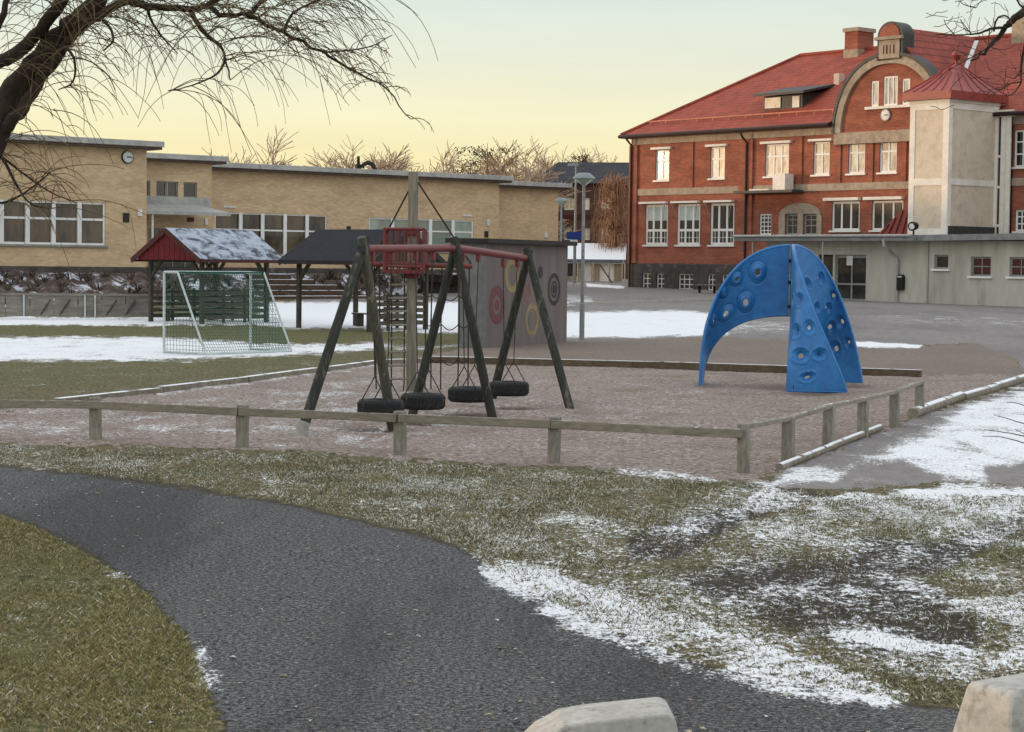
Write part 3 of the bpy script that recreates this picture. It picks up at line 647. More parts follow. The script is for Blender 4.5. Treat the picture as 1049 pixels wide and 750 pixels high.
# embankment in front of the school
def w_wall(s): return 0 if s<0.2 else (3.5 if s<sC-.5 else 6.0)
ss=np.arange(-30,sCD+1.0,.5); m=MB(); rows=12; vs=[]; fs=[]
for s in ss:
    for k in range(rows+1):
        f=k/rows; t0=-7.5 if s<2 else max(-7.5+ (s-2)*.75,-2.5); w1=-1.4 if s<.3 else min(-1.4+(s-.3)*.9,4.2)
        w=t0+(w1-t0)*min(f/.85,1)+max(f-.85,0)/.15*8
        e=min(f/.85,1); e=e*e*(3-2*e)
        p=YB.P(s,w,0); z=zg(p.x,p.y)-.05; z=z+(zA-z)*e+ (math.sin(s*1.7+k)*.10+random.uniform(-.14,.14))*(1 if 0<f<.8 else 0)
        vs.append((p.x,p.y,z))
for i in range(len(ss)-1):
    for k in range(rows):
        a=i*(rows+1)+k; fs.append((a,a+rows+1,a+rows+2,a+1))
m.add(vs,fs); o=m.build('embankment',MT['bank'],smooth=True); tag(o,kind='structure')
# low frosted bushes on the bank
tsa_=YB.hit(270,305,-1.9)[0]; tsb_=YB.hit(392,305,-1.9)[0]
m=MB()
for i in range(420):
    s=random.uniform(-26,20); t0=-7.0 if s<2 else max(-7.+(s-2)*.75,-2.2); w1=-2 if s<.3 else min(-2+(s-.3)*.9,3.6)
    if tsa_-.3<s<tsb_-2: continue
    f=random.uniform(.05,.85); w=t0+(w1-t0)*f; p=YB.P(s,w,0); e=f*f*(3-2*f); z=zg(p.x,p.y)+(zA-zg(p.x,p.y))*e-.1
    for k in range(9):
        a=random.uniform(0,6.28); h=random.uniform(.15,.5); d=random.uniform(.1,.45)
        b=Vector((p.x,p.y,z)); c=b+Vector((math.cos(a)*d*.5,math.sin(a)*d*.5,h*.7)); e2=b+Vector((math.cos(a)*d,math.sin(a)*d,h))
        m.tube([b,c,e2],[.022,.015,.008],3,False)
tag(m.build('bank_shrubs',MT['shrub_twig']),kind='stuff')
# timber terrace
tsa=YB.hit(270,305,-1.9)[0]; tsb=YB.hit(392,305,-1.9)[0]; p0=YB.P(tsa,-1.6,.3); tt_=thing('terrace_steps',p0,'low terrace of frosted timber logs stepping up the bank','terrace')
for k in range(5):
    a=YB.P(tsa+.3*k,-1.9+k*.85,0); b=YB.P(tsb-.8*k,-1.9+k*.85,0); z=.42+.25*k; m=MB(); a.z=b.z=z; m.beam(a,b,.3,.26); m.build('log',MT['timber'],tt_,bevel=.04)
# rink boards
A=G(-70,326.5); B=G(153,327); A.z=B.z=zg(0,75)-.02; rk=thing('rink_fence',A,'low weathered grey board fence round the frozen play rink','fence')
d=(B-A); L=d.length; u=d.normalized(); nrm=Vector((u.y,-u.x,0)); npan=9
for k in range(npan):
    a=A+u*(L*k/npan+.02); b=A+u*(L*(k+1)/npan-.02); m=MB(); m.beam(a+Vector((0,0,.4)),b+Vector((0,0,.4)),.05,.72); m.build('board_panel',MT['plank'],rk)
m=MB(); m.beam(A+Vector((0,0,.80)),B+Vector((0,0,.80)),.16,.07); m.build('top_rail',MT['plank'],rk)
for px_ in (19,79,89,-20):
    q=A+u*((at(px_,320,A.y).x-A.x)/u.x); m=MB(); m.beam(q+nrm*.06+Vector((0,0,.04)),q+nrm*.06+Vector((0,0,.78)),.12,.05,u); m.build('post',MT['white_pipe'],rk)
for px_ in (41,125,60,106):
    q=A+u*((at(px_,320,A.y).x-A.x)/u.x); m=MB(); m.beam(q+nrm*.05+Vector((-.2,0,.1)),q+nrm*.09+Vector((.15,0,.62)),.07,.04,u); m.build('brace',MT['shelter_wood'],rk)
# ================================================================ red brick school
RB=Fr((at(645,270,130).x,130),-50)       # s runs to the right and nearer, w into the building
def rr(*a,w=0.0): return RB.rect(*a,w)
zG=.35; zE=10.55; zRg=15.7
rb=thing('brick_school',RB.P(0,0,zG),'old red brick school with tiled roof and round stone-edged gable','building')
S1=44.0
up=[rr(671,153.5,686,186),rr(727,150.5,743,183),rr(784,148,808,180.5),rr(834,146,849,178.5),rr(869,143.5,886,177.5),rr(901.5,141,918,175.5)]
zu0=sum(r[2] for r in up)/6; zu1=sum(r[3] for r in up)/6
for r in up: r[2]=zu0; r[3]=zu1
for k in (0,1,3,4,5):
    c=(up[k][0]+up[k][1])/2; up[k][0]=c-.62; up[k][1]=c+.62
lo=[rr(661,209,684,251),rr(693.5,209,717,251),rr(727.5,208.5,752,251)]
zl0=sum(r[2] for r in lo)/3; zl1=sum(r[3] for r in lo)/3
for r in lo: r[2]=zl0; r[3]=zl1
mid=[rr(852,206,880.5,236),rr(893,206,925,236)]
zm0=sum(r[2] for r in mid)/2; zm1=sum(r[3] for r in mid)/2
for r in mid: r[2]=zm0; r[3]=zm1
sm=rr(778,219,790,240.5)
ar=[rr(804.5,219,817.5,241),rr(823,219,837,241)]
bs=[rr(658.5,280,667.5,295),rr(673,280,681.5,295.5),rr(695.5,281,711,297),rr(725.5,281,733.5,298),rr(740,281,749,298.5)]
zb0=sum(r[2] for r in bs)/5; zb1=sum(r[3] for r in bs)/5
for r in bs: r[2]=zb0; r[3]=zb1
right=[rr(1039,133,1056,171),rr(1040,215,1052,237)]
zP=RB.hit(700,271,0)[1]
ops=[tuple(r) for r in up+lo+mid+[sm]+ar+right]
m=MB(); wall(m,RB,0,S1,zP,zE,0,ops,.2)
m.add([RB.P(0,0,zP),RB.P(0,15.2,zP),RB.P(0,15.2,zE),RB.P(0,0,zE)],[(3,2,1,0)]); m.build('wall',MT['red_brick'],rb)
m=MB(); wall(m,RB,-.06,S1,zG-1,zP,-.08,[tuple(r) for r in bs],.28); m.add([RB.P(-.06,-.08,zG-1),RB.P(-.06,15.2,zG-1),RB.P(-.06,15.2,zP),RB.P(-.06,-.08,zP)],[(3,2,1,0)])
m.add([RB.P(-.06,-.08,zP),RB.P(S1,-.08,zP),RB.P(S1,0,zP+.05),RB.P(-.06,0,zP+.05)],[(0,1,2,3)]); m.build('plinth',MT['plinth'],rb)
for k,r in enumerate(up):
    o=window(RB,r,0,rb,WH,MT['glass_up'],3 if k==2 else 2,(.62,),fw=.1,mw=.1,sill=WH,rec=.08)
    m=MB(); RB.box(m,r[0]-.28,r[1]+.28,-.22,-.01,r[3]+.03,r[3]+.17); m.build('awning',MT['render_smooth'],o)
for k,r in enumerate(lo):
    o=window(RB,r,0,rb,WH,MT['glass_low'],3,(.36,),fw=.15,mw=.15,sill=WH,rec=.08,minor=[(.03,.34,6,(.18,))])
    m=MB(); RB.box(m,r[0]-.36,r[1]+.02,-.3,-.01,r[3]+.05,r[3]+.17); m.build('awning',MT['render_smooth'],o)
    m=MB()
    for e in (r[0]-.3,r[1]-.05): m.beam(RB.P(e,-.25,r[3]+.05),RB.P(e+.35*(1 if e<r[0] else -1),-.02,r[3]-.9),.03,.03)
    m.build('awning_arm',MT['grey_paint'],o)
    if k<2: m=MB(); RB.box(m,r[0]+.14,r[1]-.14,.105,.115,r[2]+(r[3]-r[2])*.6,r[3]-.12); m.build('blind',MT['blind'],o)
for r in mid:
    o=window(RB,r,0,rb,WH,MT['glass_low'],3,(),fw=.12,mw=.12,sill=WH,rec=.08)
    m=MB(); RB.box(m,r[0]-.45,r[1]+.1,-.3,-.01,r[3]+.05,r[3]+.22); m.build('awning',MT['render_smooth'],o)
window(RB,sm,0,rb,WH,MT['glass_low'],3,(.2,.4,.6,.8),fw=.09,mw=.05,sill=WH)
for r in ar: window(RB,r,0,rb,MT['grey_paint'],MT['glass_low'],2,(.45,.72),fw=.13,mw=.06,rec=.1)
for r in bs: window(RB,r,-.08,rb,WH,MT['glass_low'],3 if r is bs[2] else 2,(.33,.66),fw=.07,mw=.05,sill=WH,rec=.12)
for r in right: window(RB,r,0,rb,WH,MT['glass_low'],2,(.35,.68),fw=.1,mw=.07,sill=WH)
# stone arch round the pair of little windows
a0,z0=RB.hit(798,241,0); a1,_=RB.hit(842,241,0); zt_=RB.hit(820,208,0)[1]; cx_=(a0+a1)/2; hw=(a1-a0)/2
outer=[(a0,z0),(a0,zt_-hw*.45)]+[(cx_-hw*math.cos(t),zt_-hw*.45+hw*.45*math.sin(t)) for t in np.linspace(.15,math.pi-.15,11)]+[(a1,zt_-hw*.45),(a1,z0)]
topf=lambda s:(zt_-hw*.45+hw*.45*math.sqrt(max(0,1-((s-cx_)/hw)**2)))
m=MB(); wall(m,RB,a0,a1,z0,zt_+.1,-.06,[tuple(r) for r in ar],.07,topf,22); m.build('stone_arch',MT['stone'],rb)
# frieze, string course, cornice
def strip(name,s0,s1,w0,z0,z1,mat): 
    m=MB(); RB.box(m,s0,s1,w0,.0,z0,z1); return m.build(name,mat,rb)
zf=RB.hit(700,147,0)[1]; gs0=RB.hit(857,130,0)[0]; gs1=RB.hit(967,120,0)[0]
strip('frieze',.2,S1,-.07,zE-.62,zE-.05,MT['stone'])
zs0=zu0-.95; strip('string_course',RB.hit(653,187,0)[0],RB.hit(760,187,0)[0],-.07,zs0,zs0+.42,MT['stone']); strip('string_course',RB.hit(771,187,0)[0],S1,-.07,zs0,zs0+.42,MT['stone'])
for (xa,xb) in ((645,653),(757,771)):
    strip('pilaster',RB.hit(xa,240,0)[0]+(.0 if xa==645 else 0),RB.hit(xb,240,0)[0],-.14,zP+.06,zE-.65,MT['red_brick'])
for xa in (709,808.5+12,860,893,927): 
    s=RB.hit(xa,160,0)[0]; m=MB(); RB.box(m,s-.16,s+.16,-.09,-.001,zs0+.43,zE-.63); m.build('pilaster',MT['red_brick'],rb)
for xa,zt0 in ((646,zE-.1),(763.5,zE-.3)):
    s=RB.hit(xa,240,0)[0]; m=MB(); m.tube([RB.P(s,-.55,zt0),RB.P(s+.05,-.5,zt0-.2),RB.P(s+.18,-.22,zt0-.55),RB.P(s+.18,-.22,zG)],.07,8); m.build('downpipe',MT['dark_pipe'],rb)
# main roof (hip at the far end) with gutter and snow rail
hw_=7.6; oh=.5
e0=RB.P(-oh,-oh,zE); e1=RB.P(S1,-oh,zE); r0=RB.P(7.6,hw_,zRg); r1=RB.P(S1,hw_,zRg); b0=RB.P(-oh,15.7,zE); b1=RB.P(S1,15.7,zE)
slp=(zRg-zE)/(hw_+oh); rz_=lambda w: zE+(w+oh)*slp
g0,g1=gs0-.15,gs1+.15
m=MB(); m.add([e0,RB.P(g0,-oh,zE),RB.P(g0,hw_,zRg),r0],[(0,1,2,3)]); m.add([RB.P(g1,-oh,zE),e1,r1,RB.P(g1,hw_,zRg)],[(0,1,2,3)])
m.add([RB.P(g0,.06,rz_(.06)),RB.P(g1,.06,rz_(.06)),RB.P(g1,hw_,zRg),RB.P(g0,hw_,zRg)],[(0,1,2,3)]); m.add([b0,e0,r0],[(0,1,2)]); m.add([b1,b0,r0,r1],[(0,1,2,3)])
dz=Vector((0,0,.18)); m.add([e0-dz,RB.P(g0,-oh,zE)-dz,RB.P(g0,15.7,zE)-dz,b0-dz],[(3,2,1,0)]); m.add([RB.P(g1,-oh,zE)-dz,e1-dz,b1-dz,RB.P(g1,15.7,zE)-dz],[(3,2,1,0)]); roof=m.build('roof',MT['roof_tiles'],rb)
m=MB(); m.tube([e0+Vector((0,0,.02)),r0+Vector((0,0,.04)),r1+Vector((0,0,.04))],.13,8); m.build('ridge_tiles',MT['roof_tiles'],roof)
m=MB()
m.tube([RB.P(-oh-.05,15.5,zE-.08),RB.P(-oh-.05,-oh-.05,zE-.08),RB.P(gs0-.1,-oh-.05,zE-.08)],.12,8); m.build('gutter',MT['dark_pipe'],roof); m=MB(); m.tube([RB.P(gs1+.1,-oh-.05,zE-.08),RB.P(S1,-oh-.05,zE-.08)],.12,8); m.build('gutter',MT['dark_pipe'],roof)
sl=(zRg-zE)/(hw_+oh)
def onroof(s,w): return RB.P(s,w,zE+(w+oh)*sl)
m=MB(); h_=Vector((0,0,.2))
m.tube([onroof(1.0,.55)+h_,onroof(gs0-.6,.55)+h_],.05,6)
for k in range(12): s=1.2+(gs0-2)*k/11; m.tube([onroof(s,.55),onroof(s,.55)+h_],.03,5)
m.build('snow_rail',MT['rail_light'],roof)
# dormer
wd_=1.35; ds0=RB.hit(784,105,wd_)[0]-.2
m=MB(); zb=zE+(wd_+oh)*sl; a,b=ds0+.1,ds0+3.2; zt=zb+.85
m.add([RB.P(a,wd_,zb-.1),RB.P(b,wd_,zb-.1),RB.P(b,wd_,zt),RB.P(a,wd_,zt),RB.P(a,wd_+2.2,zt+.3),RB.P(b,wd_+2.2,zt+.3),RB.P(a,wd_+2.2,zb-.1),RB.P(b,wd_+2.2,zb-.1)],[(0,1,2,3),(0,3,4,6),(1,7,5,2)]); dorm=m.build('dormer',MT['copper'],roof)
m=MB(); m.hexa([RB.P(a-.45,wd_-.5,zt-.02),RB.P(b+.5,wd_-.5,zt-.02),RB.P(b+.5,wd_+2.6,zt+.62),RB.P(a-.45,wd_+2.6,zt+.62),RB.P(a-.45,wd_-.5,zt+.13),RB.P(b+.5,wd_-.5,zt+.13),RB.P(b+.5,wd_+2.6,zt+.75),RB.P(a-.45,wd_+2.6,zt+.75)]); m.build('dormer_roof',MT['copper'],dorm)
m=MB(); RB.box(m,a+.12,a+1.4,wd_-.06,wd_-.01,zb+.1,zt-.12); m.build('dormer_window',MT['glass_up'],dorm)
m=MB(); RB.box(m,b-.75,b-.2,wd_-.06,wd_-.01,zb+.05,zt-.12); m.build('dormer_hatch',MT['render_smooth'],dorm)
s,_=RB.hit(859,79,3.9); m=MB(); z=zE+(3.9+oh)*sl; RB.box(m,s-.2,s+.2,3.7,4.2,z-.3,z+.55); m.build('roof_vent',MT['render'],roof)
# chimney on the ridge
s0,_=RB.hit(866,50,hw_-.5); s0+=.15; m=MB(); RB.box(m,s0,s0+1.05,hw_-.75,hw_+.75,zRg-1,zRg+1.1); ch=m.build('chimney',MT['red_brick'],roof)
m=MB(); RB.box(m,s0-.1,s0+1.15,hw_-.85,hw_+.85,zRg+1.101,zRg+1.34); m.build('chimney_cap',MT['stone'],ch)
m=MB(); RB.box(m,s0-.05,s0+1.1,hw_-.8,hw_+.8,zRg-1,zRg+.0); m.build('chimney_base',MT['stone'],ch)
# second chimney on the right wing
s0=RB.hit(1046,33,hw_)[0]; m=MB(); RB.box(m,s0,s0+1.3,hw_-.9,hw_+.9,zRg-1,zRg+1.0); m.build('chimney',MT['stone'],roof)
# round gable
gc=RB.hit(912,60,-.12)[0]; gl=RB.hit(857,128,-.12)[0]; R_=gc-gl; zsp=zE-.6; zap=RB.hit(912,57.5,-.12)[1]
garch=lambda s,R=R_,Z=zap: zsp+(Z-zsp)*math.sqrt(max(0,1-min(1,abs((s-gc)/R))**2.3))
gw=[rr(892.3,83.5,900,109,w=-.12),rr(905,78,919.5,108.5,w=-.12),rr(924,80,932,107,w=-.12)]
zw0=sum(r[2] for r in gw)/3
for r in gw: r[2]=zw0
gw[0][3]=gw[2][3]=(gw[0][3]+gw[2][3])/2
m=MB(); wall(m,RB,gc-R_,gc+R_,zsp,zap,-.12,[tuple(r) for r in gw],.18,garch,48); g=m.build('gable',MT['red_brick'],rb)
for k,r in enumerate(gw): window(RB,r,-.12,rb,WH,MT['glass_up'],3 if k==1 else 1,(),fw=.1,mw=.06,rec=.05)
m=MB(); RB.box(m,gw[0][0]-.3,gw[2][1]+.3,-.3,-.13,zw0-.16,zw0-.01); m.build('gable_sill',MT['render_smooth'],g)
# stone coping band following the arch
def band_(f0,f1,n,w0,w1,a0=0,a1=math.pi):
    m=MB(); vs=[]; fs=[]
    for i in range(n+1):
        t=a0+(a1-a0)*i/n; c=math.cos(t); sg=1 if c>0 else -1
        s_=lambda R: gc-R*c
        pi_=(s_(f0), None); po=(s_(f1),None)
        hi=lambda R,Z: zsp+(Z-zsp)*(max(0,1-abs(c)**2.3))**.5
        A0=(gc-f0*c, hi(f0,zap-(R_-f0))); A1=(gc-f1*c, hi(f1,zap+(f1-R_)))
        for w in (w0,w1):
            vs += [RB.P(A0[0],w,A0[1]),RB.P(A1[0],w,A1[1])]
    for i in range(n):
        b=4*i; fs += [(b,b+4,b+5,b+1),(b+1,b+5,b+7,b+3),(b+3,b+7,b+6,b+2),(b+2,b+6,b+4,b)]
    return m.add(vs,fs)
band_(R_-.42,R_+.02,48,-.3,.05).build('stone_coping',MT['stone'],g)
band_(R_+.022,R_+.2,48,-.36,.5).build('coping_flashing',MT['copper'],g)
m=MB(); RB.box(m,gc-R_-.1,gc+R_+.1,-.24,-.125,zsp-.65,zsp+.02); m.build('gable_base_band',MT['stone'],g)
# pediment with small arch
pw=RB.hit(928,45,-.15)[0]-gc; pl=gc-RB.hit(902,45,-.15)[0]; pw=(pw+pl)/2; zp0=zap-.25; zp1=RB.hit(915,37,-.15)[1]; zp2=RB.hit(915,22,-.15)[1]
gp=gc+.1
poly=[(gp-pw,zp0),(gp-pw,zp1)]+[(gp-pw*math.cos(t),zp1+(zp2-zp1)*math.sin(t)) for t in np.linspace(.1,math.pi-.1,15)]+[(gp+pw,zp1),(gp+pw,zp0)]
m=MB(); RB.prism(m,poly[::-1],-.3,.7); m.build('pediment',MT['copper'],g)
k_=.78; poly2=[(gp-pw*k_*math.cos(t),zp1+(zp2-zp1)*.84*math.sin(t)) for t in np.linspace(0,math.pi,15)]
m=MB(); RB.prism(m,poly2[::-1],-.36,-.301); m.build('pediment_arch',MT['red_brick'],g)
m=MB(); RB.box(m,gp-pw*.8,gp+pw*.8,-.38,-.302,zp0+.1,zp1-.22); m.build('date_panel',MT['stone'],g)
m=MB(); RB.box(m,gp-pw-.08,gp+pw+.05,-.5,-.303,zp1-.2,zp1-.02); m.build('pediment_moulding',MT['stone'],g)
m=MB()
for k,(dx,wd) in enumerate(((-.42,.09),(-.2,.12),(.05,.08),(.3,.11))): RB.box(m,gp+dx,gp+dx+wd,-.386,-.381,zp0+.35,zp1-.5)
m.build('date_relief',MT['brown_trim'],g)
clock(RB,908,118,-.12,.34,'small white round clock under the gable windows of the brick school',MT['grey_paint'])
# cross roof behind the gable
zc_=zRg+.02
ga=lambda s: max(garch(s)-.1,zE-.1)
prof=[(gc-R_*math.cos(t), max(zsp+(zap-zsp)*(max(0,1-abs(math.cos(t))**2.3))**.5-.12,zE)) for t in np.linspace(0,math.pi,25)]
m=MB(); zridge=zRg+.12
A=RB.P(gc,.05,zridge); Bq=RB.P(gc,hw_+.4,zridge); 
m.add([A,Bq,RB.P(gc+R_+.3,.05,zE+.2),RB.P(gc+R_+.3,hw_+.4,zE+.2),RB.P(gc-R_-.3,.05,zE+.2),RB.P(gc-R_-.3,hw_+.4,zE+.2)],[(0,2,3,1),(0,1,5,4),(0,4,2)]); cr=m.build('cross_roof',MT['cross_tiles'],rb)
kx=(zridge-zE-.2)/(R_+.3); vw=lambda s: ((zridge-(s-gc)*kx)-zE)/sl-oh
m=MB(); va=RB.P(gc+.25,vw(gc+.25),zridge-.25*kx+.05); vb=RB.P(gc+3.9,vw(gc+3.9),zridge-3.9*kx+.05); m.beam(va,vb,.34,.05); m.build('valley_flashing',MT['white'],cr)
# ac unit on its ledge
s0,z0=RB.hit(757,197,-.6); s1,_=RB.hit(817,197,-.6); m=MB(); RB.box(m,s0,s1,-1.1,-.1,z0-.1,z0+.06); lg=m.build('ledge',MT['copper'],rb)
m=MB(); RB.box(m,RB.hit(772,194,-.6)[0],RB.hit(792,194,-.6)[0],-1.0,-.2,z0+.061,z0+.14); m.build('ledge_snow',MT['white'],lg)
s0,z0=RB.hit(798,195,-.6); s1,z1=RB.hit(807,178,-.6); m=MB(); RB.box(m,s0-.2,s1+.1,-.95,-.2,z0,z1); m.build('ventilation_box',MT['render_smooth'],rb)
# glazed stair bay right of the tower
s0=RB.hit(1020,170,-.3)[0]; s1=RB.hit(1034,170,-.3)[0]; zt=RB.hit(1027,114,-.3)[1]
m=MB(); RB.box(m,s0-.4,s1,-.28,-.001,zG,zt-.3); bay=m.build('stair_bay',MT['glass'],rb)
m=MB(); RB.box(m,s0-.4,s1+.25,-.5,-.001,zt-.299,zt+.05); 
for sx_ in (s0-.15,(s0+s1)/2-.1,s1-.22): RB.box(m,sx_,sx_+.3,-.36,-.281,zG,zt-.3)
for q in (.25,.40,.60,.76): RB.box(m,s0-.4,s1,-.34,-.282,zG+(zt-zG)*q,zG+(zt-zG)*q+.14)
m.build('bay_frame',MT['render_smooth'],bay)
# ---------------------------------------------------------------- stair tower
TF=Fr((RB.P(0,-4.4,0).x,RB.P(0,-4.4,0).y),-50)
ts1=TF.hit(971,180,0)[0]; ts0=TF.hit(931,180,0)[0]; dep=4.3
tz1=TF.hit(972,103,0)[1]; tz0=zg(0,105)
tw=thing('stair_tower',TF.P(ts1,0,tz0),'square beige rendered tower with red metal pyramid roof','tower')
m=MB(); TF.box(m,ts0+.04,ts1-.04,.04,dep,tz0,tz1-.05); m.build('wall',MT['render'],tw)
m=MB()
pz=3.95; bands=[pz,TF.hit(950,190,0)[1],tz1-.42]
for a,b in ((ts0,ts0+.34),(ts1-.38,ts1)): TF.box(m,a,b,0,.06,pz,tz1-.3)
for z in bands: TF.box(m,ts0-.002,ts1+.002,-.003,.07,z,z+.36)
m.build('render_bands',MT['render_smooth'],tw)
m=MB()
for a,b in ((.005,.3),(dep-.3,dep-.01)): TF.box(m,ts1-.05,ts1+.003,a,b,pz,tz1-.31)
for z in bands[1:]: TF.box(m,ts1-.06,ts1+.006,.06,dep-.02,z+.02,z+.34)
m.build('side_bands',MT['render_smooth'],tw)
m=MB(); TF.box(m,ts0-.05,ts1+.05,-.05,dep,tz1-.06,tz1+.1); m.build('cornice',MT['render_smooth'],tw)
m=MB(); TF.box(m,ts1+.004,ts1+.06,.1,dep,3.8,4.45); m.build('base_flashing',MT['copper'],tw)
o_=.32; zf0=tz1+.101; zf1=zf0+.42
m=MB(); TF.box(m,ts0-o_,ts1+o_,-o_,dep+o_,zf0,zf1); m.build('roof_fascia',MT['red_metal'],tw)
ap=TF.P((ts0+ts1)/2,dep/2,0); ap.z=2.2+(275.8-66)*ap.y/F
def pyr(f): # corners at fraction f to apex with concave flare
    g_=f**.95; zc=zf1+.002+(ap.z-zf1)*(f**1.06)
    cs=[TF.P(ts0-o_+.05,-o_+.05,0),TF.P(ts1+o_-.05,-o_+.05,0),TF.P(ts1+o_-.05,dep+o_-.05,0),TF.P(ts0-o_+.05,dep+o_-.05,0)]
    return [Vector((c.x+(ap.x-c.x)*g_*.985,c.y+(ap.y-c.y)*g_*.985,zc)) for c in cs]
m=MB(); n=6
for i in range(n):
    a=pyr(i/n); b=pyr((i+1)/n)
    for k in range(4): m.add([a[k],a[(k+1)%4],b[(k+1)%4],b[k]],[(0,1,2,3)])
pr=m.build('pyramid_roof',MT['red_metal'],tw)
m=MB()
for k in range(4):
    for q in (0.0,.2,.4,.6,.8):
        pts=[]
        for i in range(n+1):
            c=pyr(i/n); pts.append(c[k].lerp(c[(k+1)%4],q)+Vector((0,0,.02)))
        if q>0: pts=pts[:5 if q in(.2,.8) else 6]
        m.tube(pts,.035,4)
m.build('roof_seams',MT['red_metal'],pr)
m=MB(); m.lathe([(0.0,-.1),(.1,-.05),(.08,.1),(.2,.2),(.27,.38),(.2,.56),(.0,.64)],(ap.x,ap.y,ap.z),16); m.build('finial_ball',MT['red_metal'],tw,smooth=True)
# ---------------------------------------------------------------- annex
ac=at(950,312,101); AN=Fr((ac.x,101),-50); za=gz(ac)
ax=thing('entrance_annex',AN.P(0,0,za),'low grey rendered entrance building with flat overhanging roof','building')
sL=AN.hit(784,280,0)[0]; sR=16.0; zr=AN.hit(960,247,0)[1]
aw=[AN.rect(957,261,971.5,275.5,0),AN.rect(994.5,263,1015,283,0),AN.rect(1034,263.5,1056,283.5,0)]
dr=AN.rect(855,261,887,306.5,0); dr[2]=za+.02; dl=AN.rect(838,261,853,306,0); dl[2]=za+.02; dl[3]=dr[3]
m=MB(); wall(m,AN,sL,sR,za-.6,zr,0,[tuple(r) for r in aw+[dr,dl]],.2); m.add([AN.P(sL,0,za-.6),AN.P(sL,8.2,za-.6),AN.P(sL,8.2,zr),AN.P(sL,0,zr)],[(3,2,1,0)]); m.build('wall',MT['annex'],ax)
for k,r in enumerate(aw):
    o=window(AN,r,0,ax,MT['grey_paint'],MT['glass'],1 if k==0 else 2,(.5,) if k else (),fw=.09,mw=.05,sill=MT['white_paint'],rec=.1)
    if k: 
        m=MB(); AN.box(m,r[0]+.1,r[1]-.1,.125,.135,r[2]+.15,r[3]-.1); m.build('red_curtain',MT['brown_trim'],o)
window(AN,dr,0,ax,MT['grey_paint'],MT['glass'],2,(.36,.95),fw=.1,mw=.1,rec=.12,name='entrance_door'); window(AN,dl,0,ax,MT['dark_trim'],MT['glass'],1,(.36,),fw=.1,mw=.1,rec=.12,name='side_light')
m=MB(); s,z=AN.hit(869,267,0); AN.box(m,s-.2,s+.2,.1,.115,z-.25,z+.25); m.build('door_notice',MT['white'],ax)
m=MB(); s0_=AN.hit(752,241,-1.1)[0]; s1_=AN.hit(927,241,-1.1)[0]
AN.box(m,s0_,s1_+.4,-1.1,8.2,zr+.0,zr+.3); rf=m.build('roof',MT['annex_roof'],ax)
m=MB(); m.hexa([AN.P(s1_+.401,-.7,zr+.002),AN.P(sR,-.7,zr+.12),AN.P(sR,8.2,zr+.12),AN.P(s1_+.401,8.2,zr+.002),AN.P(s1_+.401,-.7,zr+.30),AN.P(sR,-.7,zr+.44),AN.P(sR,8.2,zr+.44),AN.P(s1_+.401,8.2,zr+.30)]); m.build('roof_wing',MT['annex_roof'],ax)
m=MB(); m.tube([AN.P(s0_,-1.16,zr+.26),AN.P(s1_+.4,-1.16,zr+.26)],.07,8); m.build('gutter',MT['pipe'],rf)
for px_ in (770,842): 
    s=AN.hit(px_,270,-1.0)[0]; m=MB(); m.tube([AN.P(s,-.95,za-.5),AN.P(s,-.95,zr)],.05,8); m.build('canopy_post',MT['pipe'],ax)
s=AN.hit(919,280,-.1)[0]; s2=AN.hit(905,246,-1.1)[0]
m=MB(); m.tube([AN.P(s2,-1.1,zr+.1),AN.P(s2,-1.05,zr-.25),AN.P(s-.1,-.2,zr-.75),AN.P(s,-.1,zr-.95),AN.P(s,-.1,za-.3)],.08,8); m.build('downpipe',MT['pipe'],ax)
s=AN.hit(950,280,-.06)[0]; m=MB(); m.tube([AN.P(s,-.06,za-.4),AN.P(s,-.06,zr)],.045,8); m.build('downpipe',MT['pipe'],ax)
# letter box, floodlight
s,z=AN.hit(924,289,-.02); lb=thing('letter_box',AN.P(s,-.01,z-.4),'black letter box fixed to the grey annex wall','letter box')
m=MB(); AN.prism(m,[(s-.2,z-.4),(s-.2,z+.28),(s-.12,z+.38),(s+.12,z+.38),(s+.2,z+.28),(s+.2,z-.4)][::-1],-.22,-.012); m.build('box_body',MT['black'],lb,bevel=.02)
m=MB(); AN.box(m,s-.13,s+.13,-.235,-.221,z+.24,z+.3); m.build('slot',MT['white'],lb)
p=AN.P(AN.hit(936,232,1.0)[0],1.0,zr+.3); fl=thing('roof_floodlight',p,'small black lantern on the flat roof edge below the beige tower','light')
m=MB(); m.tube([p,p+Vector((0,0,.25))],.05,8); m.build('bracket',MT['dark_trim'],fl)
m=MB(); q=p+Vector((0,0,.5)); m.tube([q+Vector((.12,.15,0)),q-Vector((.12,.15,0.03))],[.2,.24],14); m.build('lamp_body',MT['black'],fl)
m=MB(); m.tube([q-Vector((.122,.152,.03)),q-Vector((.13,.165,.03))],[.16,.15],14); m.build('lens',MT['white'],fl)
